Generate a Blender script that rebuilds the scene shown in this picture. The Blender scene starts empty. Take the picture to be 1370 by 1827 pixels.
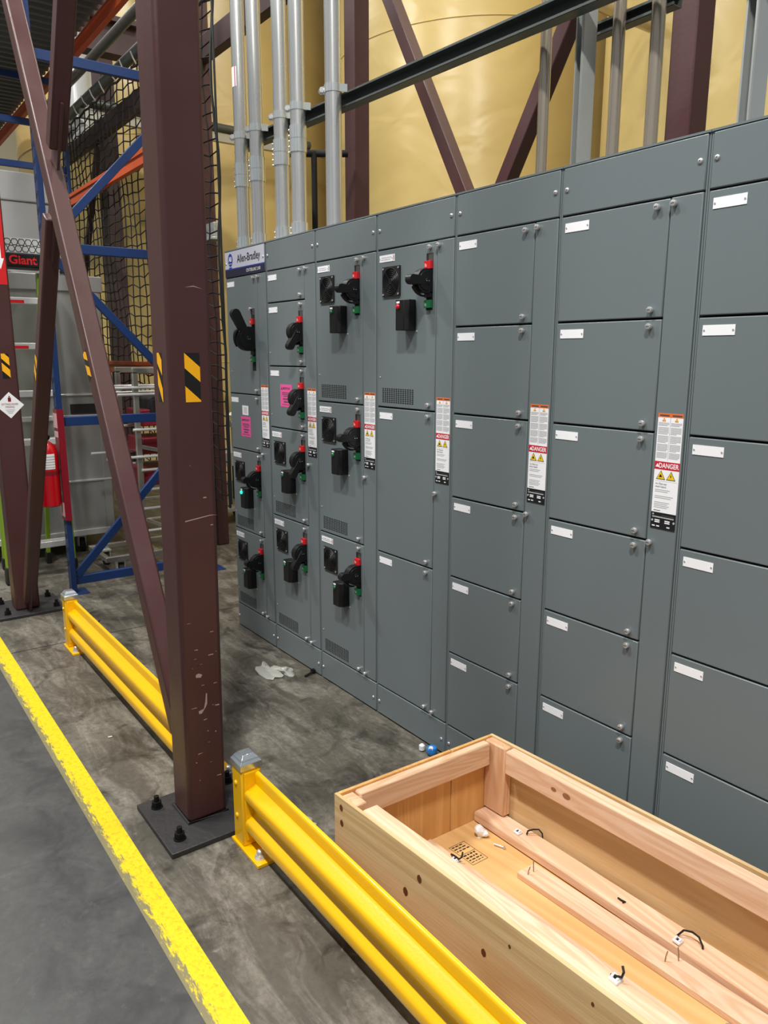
import bpy, bmesh, math, random
from mathutils import Vector, Matrix
R = math.radians
random.seed(7)
scene = bpy.context.scene
col = scene.collection
I = 0.0254

# ------------------------------------------------------------------ camera
cam = bpy.data.cameras.new('camera')
cam.sensor_fit = 'VERTICAL'
cam.sensor_height = 36.0
cam.lens = 1353.06 / 1827 * 36.0
cam.clip_start = 0.05
cam.clip_end = 100
camo = bpy.data.objects.new('camera', cam)
col.objects.link(camo)
yaw, pitch, roll = -0.939001637, -0.204368025, 0.001413979
fw = Vector((math.sin(yaw) * math.cos(pitch), math.cos(yaw) * math.cos(pitch), math.sin(pitch)))
rt = Vector((math.cos(yaw), -math.sin(yaw), 0))
up = rt.cross(fw)
rr = rt * math.cos(roll) + up * math.sin(roll)
uu = up * math.cos(roll) - rt * math.sin(roll)
m3 = Matrix((rr, uu, -fw)).transposed()
camo.matrix_world = Matrix.Translation((2.25857, -1.98450, 1.69871)) @ m3.to_4x4()
scene.camera = camo

# ------------------------------------------------------------------ world, lamps, exposure
w = bpy.data.worlds.new('world')
scene.world = w
w.use_nodes = True
w.node_tree.nodes['Background'].inputs[0].default_value = (0.90, 0.95, 1.0, 1)
w.node_tree.nodes['Background'].inputs[1].default_value = 0.30


def lamp(name, loc, sx, sy, power, color=(1, 0.97, 0.92), rot=(0, 0, 0)):
    l = bpy.data.lights.new(name, 'AREA')
    l.shape = 'RECTANGLE'
    l.size, l.size_y = sx, sy
    l.energy = power
    l.color = color
    o = bpy.data.objects.new(name, l)
    o.location = loc
    o.rotation_euler = rot
    col.objects.link(o)
    return o


# rows of high-bay lamps over the aisle and over the tank area
for x, e in ((-5.2, 300), (-0.9, 360), (3.2, 540)):
    lamp('high_bay_light', (x, -3.1, 7.4), 1.0, 0.3, e)
for x, y in ((-8.5, -0.2), (-2.6, 1.9), (1.2, 2.2)):
    lamp('high_bay_light', (x, y, 7.8), 1.0, 0.3, 120, (1, 0.95, 0.85))

vs = scene.view_settings
vs.view_transform = 'Standard'
vs.look = 'None'
vs.exposure = 0.0
vs.gamma = 1.0
vs.use_curve_mapping = False


# ------------------------------------------------------------------ materials
def lin(c):
    return tuple((v / 255 / 12.92) if v / 255 <= .04045 else ((v / 255 + .055) / 1.055) ** 2.4 for v in c)


MATS = {}


def mat(name, rgb, rough=.5, metal=0., var=.0, vscale=6., bump=0., bscale=40., coat=0., emit=0., stretch=(1, 1, 1),
        rvar=0., spec=.5, alpha=1.):
    """principled material; var = brightness mottling, bump = fine relief"""
    m = bpy.data.materials.new(name)
    m.use_nodes = True
    nt = m.node_tree
    b = nt.nodes['Principled BSDF']
    c = lin(rgb)
    b.inputs['Base Color'].default_value = (*c, 1)
    b.inputs['Roughness'].default_value = rough
    b.inputs['Metallic'].default_value = metal
    b.inputs['Specular IOR Level'].default_value = spec
    b.inputs['Alpha'].default_value = alpha
    if coat:
        b.inputs['Coat Weight'].default_value = coat
        b.inputs['Coat Roughness'].default_value = .12
    if emit:
        b.inputs['Emission Color'].default_value = (*c, 1)
        b.inputs['Emission Strength'].default_value = emit
    if var or bump or rvar:
        tc = nt.nodes.new('ShaderNodeTexCoord')
        mp = nt.nodes.new('ShaderNodeMapping')
        mp.inputs['Scale'].default_value = stretch
        nt.links.new(tc.outputs['Object'], mp.inputs[0])
    if var or rvar:
        n = nt.nodes.new('ShaderNodeTexNoise')
        n.inputs['Scale'].default_value = vscale
        n.inputs['Detail'].default_value = 5
        nt.links.new(mp.outputs[0], n.inputs['Vector'])
    if var:
        mx = nt.nodes.new('ShaderNodeMix')
        mx.data_type = 'RGBA'
        mx.inputs[6].default_value = (*[v * (1 - var) for v in c], 1)
        mx.inputs[7].default_value = (*[min(1, v * (1 + var)) for v in c], 1)
        nt.links.new(n.outputs['Fac'], mx.inputs[0])
        nt.links.new(mx.outputs[2], b.inputs['Base Color'])
    if rvar:
        mr = nt.nodes.new('ShaderNodeMapRange')
        mr.inputs[1].default_value = .3
        mr.inputs[2].default_value = .7
        mr.inputs[3].default_value = max(0, rough - rvar)
        mr.inputs[4].default_value = min(1, rough + rvar)
        nt.links.new(n.outputs['Fac'], mr.inputs[0])
        nt.links.new(mr.outputs[0], b.inputs['Roughness'])
    if bump:
        n2 = nt.nodes.new('ShaderNodeTexNoise')
        n2.inputs['Scale'].default_value = bscale
        n2.inputs['Detail'].default_value = 3
        nt.links.new(mp.outputs[0], n2.inputs['Vector'])
        bp = nt.nodes.new('ShaderNodeBump')
        bp.inputs['Strength'].default_value = bump
        bp.inputs['Distance'].default_value = .01
        nt.links.new(n2.outputs['Fac'], bp.inputs['Height'])
        nt.links.new(bp.outputs[0], b.inputs['Normal'])
    MATS[name] = m
    return m


def ramp(nt, src, stops):
    r = nt.nodes.new('ShaderNodeValToRGB')
    e = r.color_ramp.elements
    while len(e) < len(stops):
        e.new(.5)
    for el, (p, c) in zip(e, stops):
        el.position = p
        el.color = (*c, 1)
    nt.links.new(src, r.inputs[0])
    return r.outputs[0]


def mixc(nt, fac, a, b):
    m = nt.nodes.new('ShaderNodeMix')
    m.data_type = 'RGBA'
    for s, v in ((6, a), (7, b)):
        if isinstance(v, tuple):
            m.inputs[s].default_value = (*v, 1)
        else:
            nt.links.new(v, m.inputs[s])
    if isinstance(fac, (int, float)):
        m.inputs[0].default_value = fac
    else:
        nt.links.new(fac, m.inputs[0])
    return m.outputs[2]


def noise(nt, vec, scale, detail=6, rough=.55, dist=0.):
    n = nt.nodes.new('ShaderNodeTexNoise')
    n.inputs['Scale'].default_value = scale
    n.inputs['Detail'].default_value = detail
    n.inputs['Roughness'].default_value = rough
    n.inputs['Distortion'].default_value = dist
    nt.links.new(vec, n.inputs['Vector'])
    return n.outputs['Fac']


def mapped(nt, scale=(1, 1, 1), rot=(0, 0, 0), kind='Object'):
    tc = nt.nodes.new('ShaderNodeTexCoord')
    mp = nt.nodes.new('ShaderNodeMapping')
    mp.inputs['Scale'].default_value = scale
    mp.inputs['Rotation'].default_value = rot
    nt.links.new(tc.outputs[kind], mp.inputs[0])
    return mp.outputs[0]


def math_node(nt, op, a, b=0., clamp=False):
    n = nt.nodes.new('ShaderNodeMath')
    n.operation = op
    n.use_clamp = clamp
    for i, v in enumerate((a, b)):
        if isinstance(v, (int, float)):
            n.inputs[i].default_value = v
        else:
            nt.links.new(v, n.inputs[i])
    return n.outputs[0]


def wood(name, axis, light, dark, red=.0, rough=.6, ring=9.):
    """timber with grain along one axis of its own object space"""
    m = bpy.data.materials.new(name)
    m.use_nodes = True
    nt = m.node_tree
    b = nt.nodes['Principled BSDF']
    s = [ring, ring, ring]
    s[axis] = ring * .09
    v = mapped(nt, s)
    n1 = noise(nt, v, 1.0, 3, .5, 1.5)
    wv = nt.nodes.new('ShaderNodeMath')
    wv.operation = 'SINE'
    nt.links.new(math_node(nt, 'MULTIPLY', n1, 42.), wv.inputs[0])
    rings = math_node(nt, 'MULTIPLY_ADD', wv.outputs[0], .5)
    rings.node.inputs[2].default_value = .5
    s2 = [160, 160, 160]
    s2[axis] = 5
    fine = noise(nt, mapped(nt, s2), 1., 3)
    big = noise(nt, mapped(nt, (3, 3, 3)), 1., 3)
    c1 = mixc(nt, math_node(nt, 'MULTIPLY', rings, .8), lin(light), lin(dark))
    c2 = mixc(nt, math_node(nt, 'MULTIPLY', fine, .5), c1, lin(dark))
    c3 = mixc(nt, math_node(nt, 'MULTIPLY', big, .55), c2, lin((light[0], light[1] * .86, light[2] * .72)))
    nt.links.new(c3, b.inputs['Base Color'])
    b.inputs['Roughness'].default_value = rough
    bp = nt.nodes.new('ShaderNodeBump')
    bp.inputs['Strength'].default_value = .12
    bp.inputs['Distance'].default_value = .004
    nt.links.new(fine, bp.inputs['Height'])
    nt.links.new(bp.outputs[0], b.inputs['Normal'])
    MATS[name] = m
    return m


M = MATS
mat('mcc_grey', (108, 118, 121), .32, var=.03, vscale=2.5, bump=.03, bscale=900, spec=.5)
mat('mcc_frame', (88, 96, 98), .5)
mat('gap_black', (14, 15, 16), .8)
mat('steel_bolt', (226, 226, 226), .3, .75)
mat('label_white', (244, 246, 250), .45)
mat('label_grey', (176, 178, 182), .5)
mat('label_text', (70, 72, 76), .6)
mat('label_black', (22, 22, 25), .5)
mat('label_orange', (226, 110, 40), .5)
mat('label_red', (200, 28, 48), .5)
mat('label_yellow', (240, 200, 30), .5)
mat('label_pink', (236, 90, 160), .5)
mat('sign_silver', (196, 198, 212), .4)
mat('sign_blue', (36, 62, 150), .45)
mat('sign_navy', (34, 32, 60), .5)
mat('black_plastic', (20, 20, 22), .42, spec=.4)
mat('black_matte', (12, 12, 13), .7)
mat('slot_grey', (70, 68, 66), .6)
mat('flag_red', (205, 26, 34), .4)
mat('flag_green', (16, 110, 62), .4)
mat('pilot_green', (14, 96, 56), .25, coat=.5)
mat('pilot_red', (200, 22, 36), .25, coat=.5)
mat('pilot_lit', (30, 235, 170), .3, emit=2.2)
mat('brown_paint', (72, 42, 42), .42, var=.12, vscale=3, bump=.04, bscale=60, rvar=.1)
mat('brown_dark', (66, 48, 50), .55, var=.12, vscale=4)
mat('scuff', (176, 140, 140), .7)
mat('plate_black', (42, 40, 42), .55, var=.35, vscale=9, bump=.2, bscale=60)
mat('bolt_black', (26, 25, 26), .5, .6)
mat('rail_yellow', (238, 182, 4), .26, var=.05, vscale=8, bump=.03, bscale=120, coat=.35)
mat('cap_steel', (190, 200, 208), .22, .8)
mat('galv', (226, 228, 226), .26, .85, var=.05, vscale=10, rvar=.06, stretch=(1, 1, .15))
mat('galv_bright', (236, 242, 242), .2, .8, var=.05, vscale=20)
mat('strut_dark', (92, 98, 96), .45, .5, var=.1)
mat('strut_galv', (184, 188, 186), .40, .6, var=.1)
mat('pipe_brown', (196, 184, 166), .24, .8, var=.2, vscale=10, stretch=(1, 1, .2))
mat('blue_paint', (13, 46, 98), .42, var=.08, vscale=5)
mat('blue_light', (82, 124, 182), .42)
mat('orange_paint', (190, 78, 38), .45, var=.08)
mat('deck_grey', (92, 98, 98), .55, .3, var=.15, vscale=3)
mat('aluminium', (182, 184, 184), .42, .75, var=.10, vscale=3, stretch=(1, 1, .3))
mat('alu_bright', (232, 234, 234), .32, .6)
mat('stainless', (184, 180, 170), .3, .8)
mat('ladder_green', (126, 160, 28), .45)
mat('rubber', (20, 20, 20), .7)
mat('ext_red', (190, 8, 28), .28, coat=.4)
mat('sign_red', (124, 22, 36), .35)
mat('sign_pink', (222, 182, 184), .4)
mat('net_black', (16, 16, 18), .75)
mat('rope_black', (20, 22, 24), .6)
mat('hazard_yellow', (252, 182, 14), .45)
mat('hazard_black', (16, 16, 18), .45)
mat('white_tank', (222, 226, 226), .2)
mat('crate_red', (120, 18, 34), .5)
mat('blue_plastic', (40, 130, 214), .25, coat=.3)
mat('white_plastic', (236, 238, 240), .35)
mat('clear_film', (214, 214, 206), .2, var=.1, alpha=.42)
mat('floor_scar', (150, 146, 138), .8, var=.4, vscale=60)
mat('wire', (150, 138, 110), .4, .8)
mat('knot_light', (150, 98, 66), .6, var=.3, vscale=90)
mat('knot', (92, 52, 26), .6)
mat('ink', (44, 34, 24), .7)
mat('wall_paint', (206, 198, 172), .8)
wood('pine_a', 0, (234, 210, 186), (206, 166, 136))
wood('pine_b', 1, (228, 202, 174), (198, 158, 126))
wood('pine_c', 2, (224, 192, 160), (190, 146, 112))
wood('ply_a', 0, (214, 194, 152), (186, 156, 110), ring=4.)
wood('ply_b', 1, (214, 172, 104), (190, 142, 76), ring=4.)
wood('ply_c', 2, (220, 180, 118), (194, 146, 84), ring=5.)
wood('ply_floor', 0, (226, 194, 138), (204, 164, 104), ring=3.)


def floor_material():
    m = bpy.data.materials.new('concrete')
    m.use_nodes = True
    nt = m.node_tree
    b = nt.nodes['Principled BSDF']
    v = mapped(nt)
    big = noise(nt, v, 1.3, 8, .62, .4)
    mid = noise(nt, v, 5., 8, .65, .8)
    fine = noise(nt, v, 38., 6, .7)
    # streaks running along the wall, left by water and wiping
    st = noise(nt, mapped(nt, (1.4, 5.5, 1), (0, 0, R(28))), 1.6, 8, .7, .6)
    base = ramp(nt, big, [(.3, lin((62, 59, 52))), (.52, lin((92, 88, 78))), (.7, lin((120, 115, 104)))])
    c = mixc(nt, ramp(nt, st, [(.46, (0, 0, 0)), (.72, (.75, .75, .75))]), base, lin((158, 153, 142)))
    c = mixc(nt, ramp(nt, mid, [(.34, (.85, .85, .85)), (.48, (0, 0, 0))]), c, lin((46, 43, 38)))
    spots = noise(nt, v, 13., 8, .75, .5)
    c = mixc(nt, ramp(nt, spots, [(.60, (0, 0, 0)), (.72, (.7, .7, .7))]), c, lin((140, 136, 128)))
    c = mixc(nt, ramp(nt, spots, [(.30, (.7, .7, .7)), (.40, (0, 0, 0))]), c, lin((44, 41, 37)))
    c = mixc(nt, ramp(nt, fine, [(.35, (.5, .5, .5)), (.62, (0, 0, 0))]), c, lin((58, 55, 50)))
    # the travelled aisle beyond the yellow line is smoother and darker
    aisle_n = ramp(nt, mid, [(.3, lin((58, 59, 60))), (.7, lin((78, 79, 79)))])
    aisle = mixc(nt, ramp(nt, spots, [(.56, (0, 0, 0)), (.76, (.6, .6, .6))]), aisle_n, lin((100, 100, 99)))
    aisle = mixc(nt, ramp(nt, fine, [(.35, (.4, .4, .4)), (.6, (0, 0, 0))]), aisle, lin((50, 50, 51)))
    sx = nt.nodes.new('ShaderNodeSeparateXYZ')
    tc = nt.nodes.new('ShaderNodeTexCoord')
    nt.links.new(tc.outputs['Object'], sx.inputs[0])
    mr = nt.nodes.new('ShaderNodeMapRange')
    mr.inputs[1].default_value = -1.36
    mr.inputs[2].default_value = -1.30
    nt.links.new(sx.outputs['Y'], mr.inputs[0])
    c = mixc(nt, mr.outputs[0], aisle, c)
    nt.links.new(c, b.inputs['Base Color'])
    rg = ramp(nt, mid, [(.3, (.34, .34, .34)), (.7, (.6, .6, .6))])
    nt.links.new(rg, b.inputs['Roughness'])
    bp = nt.nodes.new('ShaderNodeBump')
    bp.inputs['Strength'].default_value = .16
    bp.inputs['Distance'].default_value = .006
    nt.links.new(mixc(nt, .5, mid, fine), bp.inputs['Height'])
    nt.links.new(bp.outputs[0], b.inputs['Normal'])
    return m


def line_material():
    """yellow floor paint, scraped through to the slab along its worn edge"""
    m = bpy.data.materials.new('line_paint')
    m.use_nodes = True
    nt = m.node_tree
    b = nt.nodes['Principled BSDF']
    v = mapped(nt)
    n = noise(nt, mapped(nt, (6, 26, 1)), 3., 8, .75)
    n2 = noise(nt, v, 60., 5, .7)
    sx = nt.nodes.new('ShaderNodeSeparateXYZ')
    tc = nt.nodes.new('ShaderNodeTexCoord')
    nt.links.new(tc.outputs['Object'], sx.inputs[0])
    mr = nt.nodes.new('ShaderNodeMapRange')
    mr.inputs[1].default_value = -1.378
    mr.inputs[2].default_value = -1.325
    mr.inputs[3].default_value = .36
    mr.inputs[4].default_value = 0.
    nt.links.new(sx.outputs['Y'], mr.inputs[0])
    wear = math_node(nt, 'ADD', n, mr.outputs[0])
    wf = ramp(nt, wear, [(.66, (0, 0, 0)), (.74, (1, 1, 1))])
    yel = mixc(nt, ramp(nt, n2, [(.35, (1, 1, 1)), (.5, (0, 0, 0))]), lin((216, 194, 10)), lin((196, 164, 14)))
    nt.links.new(mixc(nt, wf, yel, lin((122, 116, 84))), b.inputs['Base Color'])
    b.inputs['Roughness'].default_value = .5
    bp = nt.nodes.new('ShaderNodeBump')
    bp.inputs['Strength'].default_value = .4
    bp.inputs['Distance'].default_value = .004
    nt.links.new(n2, bp.inputs['Height'])
    nt.links.new(bp.outputs[0], b.inputs['Normal'])
    return m


def tank_material():
    m = bpy.data.materials.new('tank_paint')
    m.use_nodes = True
    nt = m.node_tree
    b = nt.nodes['Principled BSDF']
    v = mapped(nt)
    n = noise(nt, v, .7, 4)
    nt.links.new(ramp(nt, n, [(.3, lin((204, 178, 112))), (.7, lin((218, 194, 128)))]), b.inputs['Base Color'])
    b.inputs['Roughness'].default_value = .30
    wv = noise(nt, mapped(nt, (1.0, 1.0, 1.5)), 1.7, 2, .4, .7)
    f = noise(nt, v, 60., 2)
    bp = nt.nodes.new('ShaderNodeBump')
    bp.inputs['Strength'].default_value = .22
    bp.inputs['Distance'].default_value = .07
    nt.links.new(wv, bp.inputs['Height'])
    bp2 = nt.nodes.new('ShaderNodeBump')
    bp2.inputs['Strength'].default_value = .05
    bp2.inputs['Distance'].default_value = .004
    nt.links.new(f, bp2.inputs['Height'])
    nt.links.new(bp.outputs[0], bp2.inputs['Normal'])
    nt.links.new(bp2.outputs[0], b.inputs['Normal'])
    return m


M['concrete'] = floor_material()
M['line_paint'] = line_material()
M['tank_paint'] = tank_material()


# ------------------------------------------------------------------ mesh helpers
class MB:
    def __init__(self):
        self.v, self.f, self.mi = [], [], []

    def add(self, vs, fs, mi=0):
        o = len(self.v)
        self.v += [tuple(p) for p in vs]
        self.f += [tuple(i + o for i in f) for f in fs]
        self.mi += [mi] * len(fs)
        return self

    def box(self, x0, x1, y0, y1, z0, z1, mi=0):
        vs = [(x, y, z) for z in (z0, z1) for y in (y0, y1) for x in (x0, x1)]
        return self.add(vs, [(0, 2, 3, 1), (4, 5, 7, 6), (0, 1, 5, 4), (2, 6, 7, 3), (0, 4, 6, 2), (1, 3, 7, 5)], mi)

    def cyl(self, p0, p1, r0, r1=None, n=16, mi=0, caps=True, ph=0.):
        r1 = r0 if r1 is None else r1
        p0, p1 = Vector(p0), Vector(p1)
        d = (p1 - p0).normalized()
        a = Vector((0, 0, 1)) if abs(d.z) < .9 else Vector((1, 0, 0))
        u = d.cross(a).normalized()
        q = d.cross(u)
        vs = []
        for p, r in ((p0, r0), (p1, r1)):
            for k in range(n):
                t = 2 * math.pi * k / n + ph
                vs.append(p + (u * math.cos(t) + q * math.sin(t)) * r)
        fs = [(k, (k + 1) % n, n + (k + 1) % n, n + k) for k in range(n)]
        if caps:
            fs += [tuple(range(n - 1, -1, -1)), tuple(range(n, 2 * n))]
        return self.add(vs, fs, mi)

    def tube(self, pts, r, n=8, mi=0):
        pts = [Vector(p) for p in pts]
        vs = []
        u = None
        for k, p in enumerate(pts):
            d = (pts[min(k + 1, len(pts) - 1)] - pts[max(k - 1, 0)]).normalized()
            if u is None:
                a = Vector((0, 0, 1)) if abs(d.z) < .9 else Vector((1, 0, 0))
                u = d.cross(a).normalized()
            else:
                u = (u - d * u.dot(d)).normalized()
            q = d.cross(u)
            rr_ = r[k] if isinstance(r, (list, tuple)) else r
            for j in range(n):
                t = 2 * math.pi * j / n
                vs.append(p + (u * math.cos(t) + q * math.sin(t)) * rr_)
        fs = []
        for k in range(len(pts) - 1):
            for j in range(n):
                a, b2 = k * n + j, k * n + (j + 1) % n
                fs.append((a, b2, b2 + n, a + n))
        fs += [tuple(range(n - 1, -1, -1)), tuple(range(len(vs) - n, len(vs)))]
        return self.add(vs, fs, mi)

    def prism(self, poly, axis, lo, hi, mi=0):
        """extrude a 2D outline along an axis; outline given in the two other axes, in xyz order"""
        n = len(poly)
        vs = []
        for t in (lo, hi):
            for a, b2 in poly:
                p = [a, b2]
                p.insert(axis, t)
                vs.append(tuple(p))
        fs = [(k, (k + 1) % n, n + (k + 1) % n, n + k) for k in range(n)]
        fs += [tuple(range(n - 1, -1, -1)), tuple(range(n, 2 * n))]
        return self.add(vs, fs, mi)

    def bar(self, p0, p1, wd, ht, side=(0, 1, 0), mi=0):
        """rectangular bar between two points; ht is measured along `side`"""
        p0, p1 = Vector(p0), Vector(p1)
        d = (p1 - p0).normalized()
        s = Vector(side)
        s = (s - d * s.dot(d)).normalized()
        q = d.cross(s)
        vs = []
        for p in (p0, p1):
            for a, b2 in ((-1, -1), (1, -1), (1, 1), (-1, 1)):
                vs.append(p + q * (a * wd / 2) + s * (b2 * ht / 2))
        return self.add(vs, [(0, 1, 5, 4), (1, 2, 6, 5), (2, 3, 7, 6), (3, 0, 4, 7), (3, 2, 1, 0), (4, 5, 6, 7)], mi)

    def lathe(self, prof, c=(0, 0, 0), axis=(0, 0, 1), n=24, mi=0):
        ax = Vector(axis).normalized()
        a = Vector((0, 0, 1)) if abs(ax.z) < .9 else Vector((1, 0, 0))
        u = ax.cross(a).normalized()
        q = ax.cross(u)
        c = Vector(c)
        vs = []
        for r_, h in prof:
            for k in range(n):
                t = 2 * math.pi * k / n
                vs.append(c + ax * h + (u * math.cos(t) + q * math.sin(t)) * r_)
        fs = []
        for i in range(len(prof) - 1):
            for k in range(n):
                fs.append((i * n + k, i * n + (k + 1) % n, (i + 1) * n + (k + 1) % n, (i + 1) * n + k))
        fs += [tuple(range(n - 1, -1, -1)), tuple(range(len(vs) - n, len(vs)))]
        return self.add(vs, fs, mi)

    def torus(self, c, axis, R0, r, n=28, m=5, mi=0):
        c, ax = Vector(c), Vector(axis).normalized()
        a = Vector((0, 0, 1)) if abs(ax.z) < .9 else Vector((1, 0, 0))
        u = ax.cross(a).normalized()
        q = ax.cross(u)
        vs, fs = [], []
        for k in range(n):
            t = 2 * math.pi * k / n
            d = u * math.cos(t) + q * math.sin(t)
            for j in range(m):
                s = 2 * math.pi * j / m
                vs.append(c + d * (R0 + r * math.cos(s)) + ax * r * math.sin(s))
        for k in range(n):
            for j in range(m):
                fs.append((k * m + j, ((k + 1) % n) * m + j, ((k + 1) % n) * m + (j + 1) % m, k * m + (j + 1) % m))
        return self.add(vs, fs, mi)

    def map(self, fn):
        self.v = [tuple(fn(*p)) for p in self.v]
        return self

    def mesh(self, name, mats, bevel=0., seg=2, off=(0, 0, 0)):
        me = bpy.data.meshes.new(name)
        o = Vector(off)
        me.from_pydata([tuple(Vector(p) - o) for p in self.v], [], self.f)
        if isinstance(mats, str):
            mats = [mats]
        for k in mats:
            me.materials.append(M[k])
        me.polygons.foreach_set('material_index', self.mi)
        bm = bmesh.new()
        bm.from_mesh(me)
        bmesh.ops.recalc_face_normals(bm, faces=bm.faces)
        if bevel:
            ed = [e for e in bm.edges if len(e.link_faces) == 2 and e.calc_face_angle(0) > .6]
            res = bmesh.ops.bevel(bm, geom=ed, offset=bevel, segments=seg, affect='EDGES', profile=.5, clamp_overlap=True)
            for f in bm.faces:
                f.smooth = False
            for f in res['faces']:
                f.smooth = True
        else:
            for f in bm.faces:
                f.smooth = True
        bm.to_mesh(me)
        bm.free()
        if not bevel:
            me.set_sharp_from_angle(angle=R(38))
        me.update()
        return me


def chain_loc(o):
    v = Vector((0, 0, 0))
    while o is not None:
        v += o.location
        o = o.parent
    return v


def link(name, me, parent=None, loc=(0, 0, 0), rot=None, label=None, cat=None, group=None, kind=None):
    o = bpy.data.objects.new(name, me)
    col.objects.link(o)
    o.parent = parent
    o.location = loc
    if rot:
        o.rotation_euler = rot
    tag(o, label, cat, group, kind)
    return o


def tag(o, label=None, cat=None, group=None, kind=None):
    for k, v in (('label', label), ('category', cat), ('group', group), ('kind', kind)):
        if v:
            o[k] = v
    return o


def part(name, mb, mats, parent, bevel=0., seg=2, **kw):
    """child mesh whose vertices were given in world space"""
    return link(name, mb.mesh(name, mats, bevel, seg, chain_loc(parent)), parent, **kw)


def solo(name, mb, mats, base, label, cat, bevel=0., group=None, kind=None, seg=2):
    """one-mesh thing with its origin at its base"""
    return link(name, mb.mesh(name, mats, bevel, seg, base), None, base, None, label, cat, group, kind)


def thing(name, loc, label, cat, group=None, kind=None):
    return link(name, None, None, loc, None, label, cat, group, kind)


def text_mesh(s, size, matname, ext=0., align='CENTER', squeeze=1., bold=0.):
    cu = bpy.data.curves.new('lettering', 'FONT')
    cu.body = s
    cu.size = size
    cu.align_x = align
    cu.align_y = 'CENTER'
    cu.extrude = ext
    cu.offset = bold
    cu.resolution_u = 3
    o = bpy.data.objects.new('lettering', cu)
    col.objects.link(o)
    bpy.context.view_layer.update()
    dg = bpy.context.evaluated_depsgraph_get()
    me = bpy.data.meshes.new_from_object(o.evaluated_get(dg))
    bpy.data.objects.remove(o)
    for v in me.vertices:
        v.co.x *= squeeze
    me.materials.clear()
    me.materials.append(M[matname])
    return me


FRONT = (R(90), 0, 0)           # lettering that faces the aisle (-Y)
EAST = (R(90), 0, R(90))        # lettering that faces +X


# ================================================================== SETTING
mb = MB()
mb.add([(-14, -9, 0), (8, -9, 0), (8, 9, 0), (-14, 9, 0)], [(0, 1, 2, 3)])
floor = link('floor', mb.mesh('floor', 'concrete'), kind='structure')
nseg = 40
mb = MB()
for k in range(nseg):
    x0, x1 = -14 + 16.5 * k / nseg, -14 + 16.5 * (k + 1) / nseg
    mb.add([(x0, -1.378, .0012), (x1, -1.378, .0012), (x1, -1.285, .0012), (x0, -1.285, .0012)], [(0, 1, 2, 3)])
link('painted_line', mb.mesh('painted_line', 'line_paint'), floor, label='worn yellow line painted along the aisle floor')
mb = MB()
mb.box(-2.36, -2.354, -1.285, 0.3, -.002, .0009)
mb.box(-3.4, -2.36, -1.2895, -1.2855, -.002, .0006)
link('floor_joint', mb.mesh('floor_joint', 'gap_black'), floor)
mb = MB()
mb.box(-14, 8, 8.9, 9.0, 0, 8.4)
link('wall_back', mb.mesh('wall_back', 'wall_paint'), kind='structure')
mb = MB()
mb.box(-14.1, -14, -9, 9, 0, 8.4)
link('wall_left', mb.mesh('wall_left', 'wall_paint'), kind='structure')


# ------------------------------------------------------------------ storage tanks behind the cabinets
def tank(cx, cy, r, h, seams, label):
    t = thing('storage_tank', (cx, cy, 0), label, 'tank', 'yellow storage tanks')
    mb = MB()
    mb.cyl((cx, cy, 0), (cx, cy, h), r, n=128)
    part('shell', mb, 'tank_paint', t)
    for z in seams:
        mb = MB()
        mb.torus((cx, cy, z), (0, 0, 1), r + .001, .006, n=128, m=6)
        part('weld_seam', mb, 'tank_paint', t)


tank(-5.1, 4.8, 1.72, 8.2, (1.9, 4.95), 'glossy cream yellow tank behind the diagonal braces above the grey cabinets')
tank(-9.7, 3.1, 2.5, 8.2, (1.6, 4.38), 'cream yellow tank behind the black netting and steel conduits')
tank(-.55, 4.5, 1.9, 8.2, (1.9, 5.1), 'deep yellow tank behind the right-hand brown column')


# ================================================================== MOTOR CONTROL CABINETS
def latch_mesh():
    mb = MB()
    mb.lathe([(.0062, 0), (.0062, .003), (.0088, .004), (.0092, .006), (.0092, .0125), (.0082, .0145), (.006, .0152)],
             (0, 0, 0), (0, -1, 0), 18)
    mb.box(-.0052, .0052, -.0158, -.0149, -.0011, .0011, 1)
    return mb.mesh('latch', ['steel_bolt', 'slot_grey'])


def screw_mesh():
    mb = MB()
    mb.lathe([(.0075, 0), (.0075, .002), (.0062, .004), (.0035, .005)], (0, 0, 0), (0, -1, 0), 14)
    mb.cyl((0, -.0046, 0), (0, -.0053, 0), .0018, n=8, mi=1)
    return mb.mesh('screw', ['steel_bolt', 'gap_black'])


LATCH, SCREW = latch_mesh(), screw_mesh()


def rivet_mesh():
    mb = MB()
    mb.lathe([(.0042, 0), (.0038, .0018), (.002, .0026)], (0, 0, 0), (0, -1, 0), 10)
    return mb.mesh('rivet', 'steel_bolt')


RIVET = rivet_mesh()


def nameplate_mesh(text=0):
    mb = MB()
    mb.box(0, .094, -.0016, 0, -.028, 0)
    for x in (.005, .089):
        mb.cyl((x, -.0016, -.014), (x, -.0028, -.014), .0028, n=8, mi=1)
    if text:
        rng = random.Random(text)
        for k in range(2):
            x = .014
            while x < .076:
                wd = rng.uniform(.004, .011)
                mb.box(x, x + wd, -.0019, -.0015, -.0125 - k * .008, -.0085 - k * .008, 2)
                x += wd + .0025
        mb.box(.0975, .106, -.0014, 0, -.0285, .0, 0)
        mb.box(.1, .1035, -.0017, -.0013, -.023, -.006, 3)
    return mb.mesh('nameplate', ['label_white', 'steel_bolt', 'label_grey', 'label_red'])


PLATE, PLATES = nameplate_mesh(), [nameplate_mesh(k) for k in (1, 2, 3)]


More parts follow.
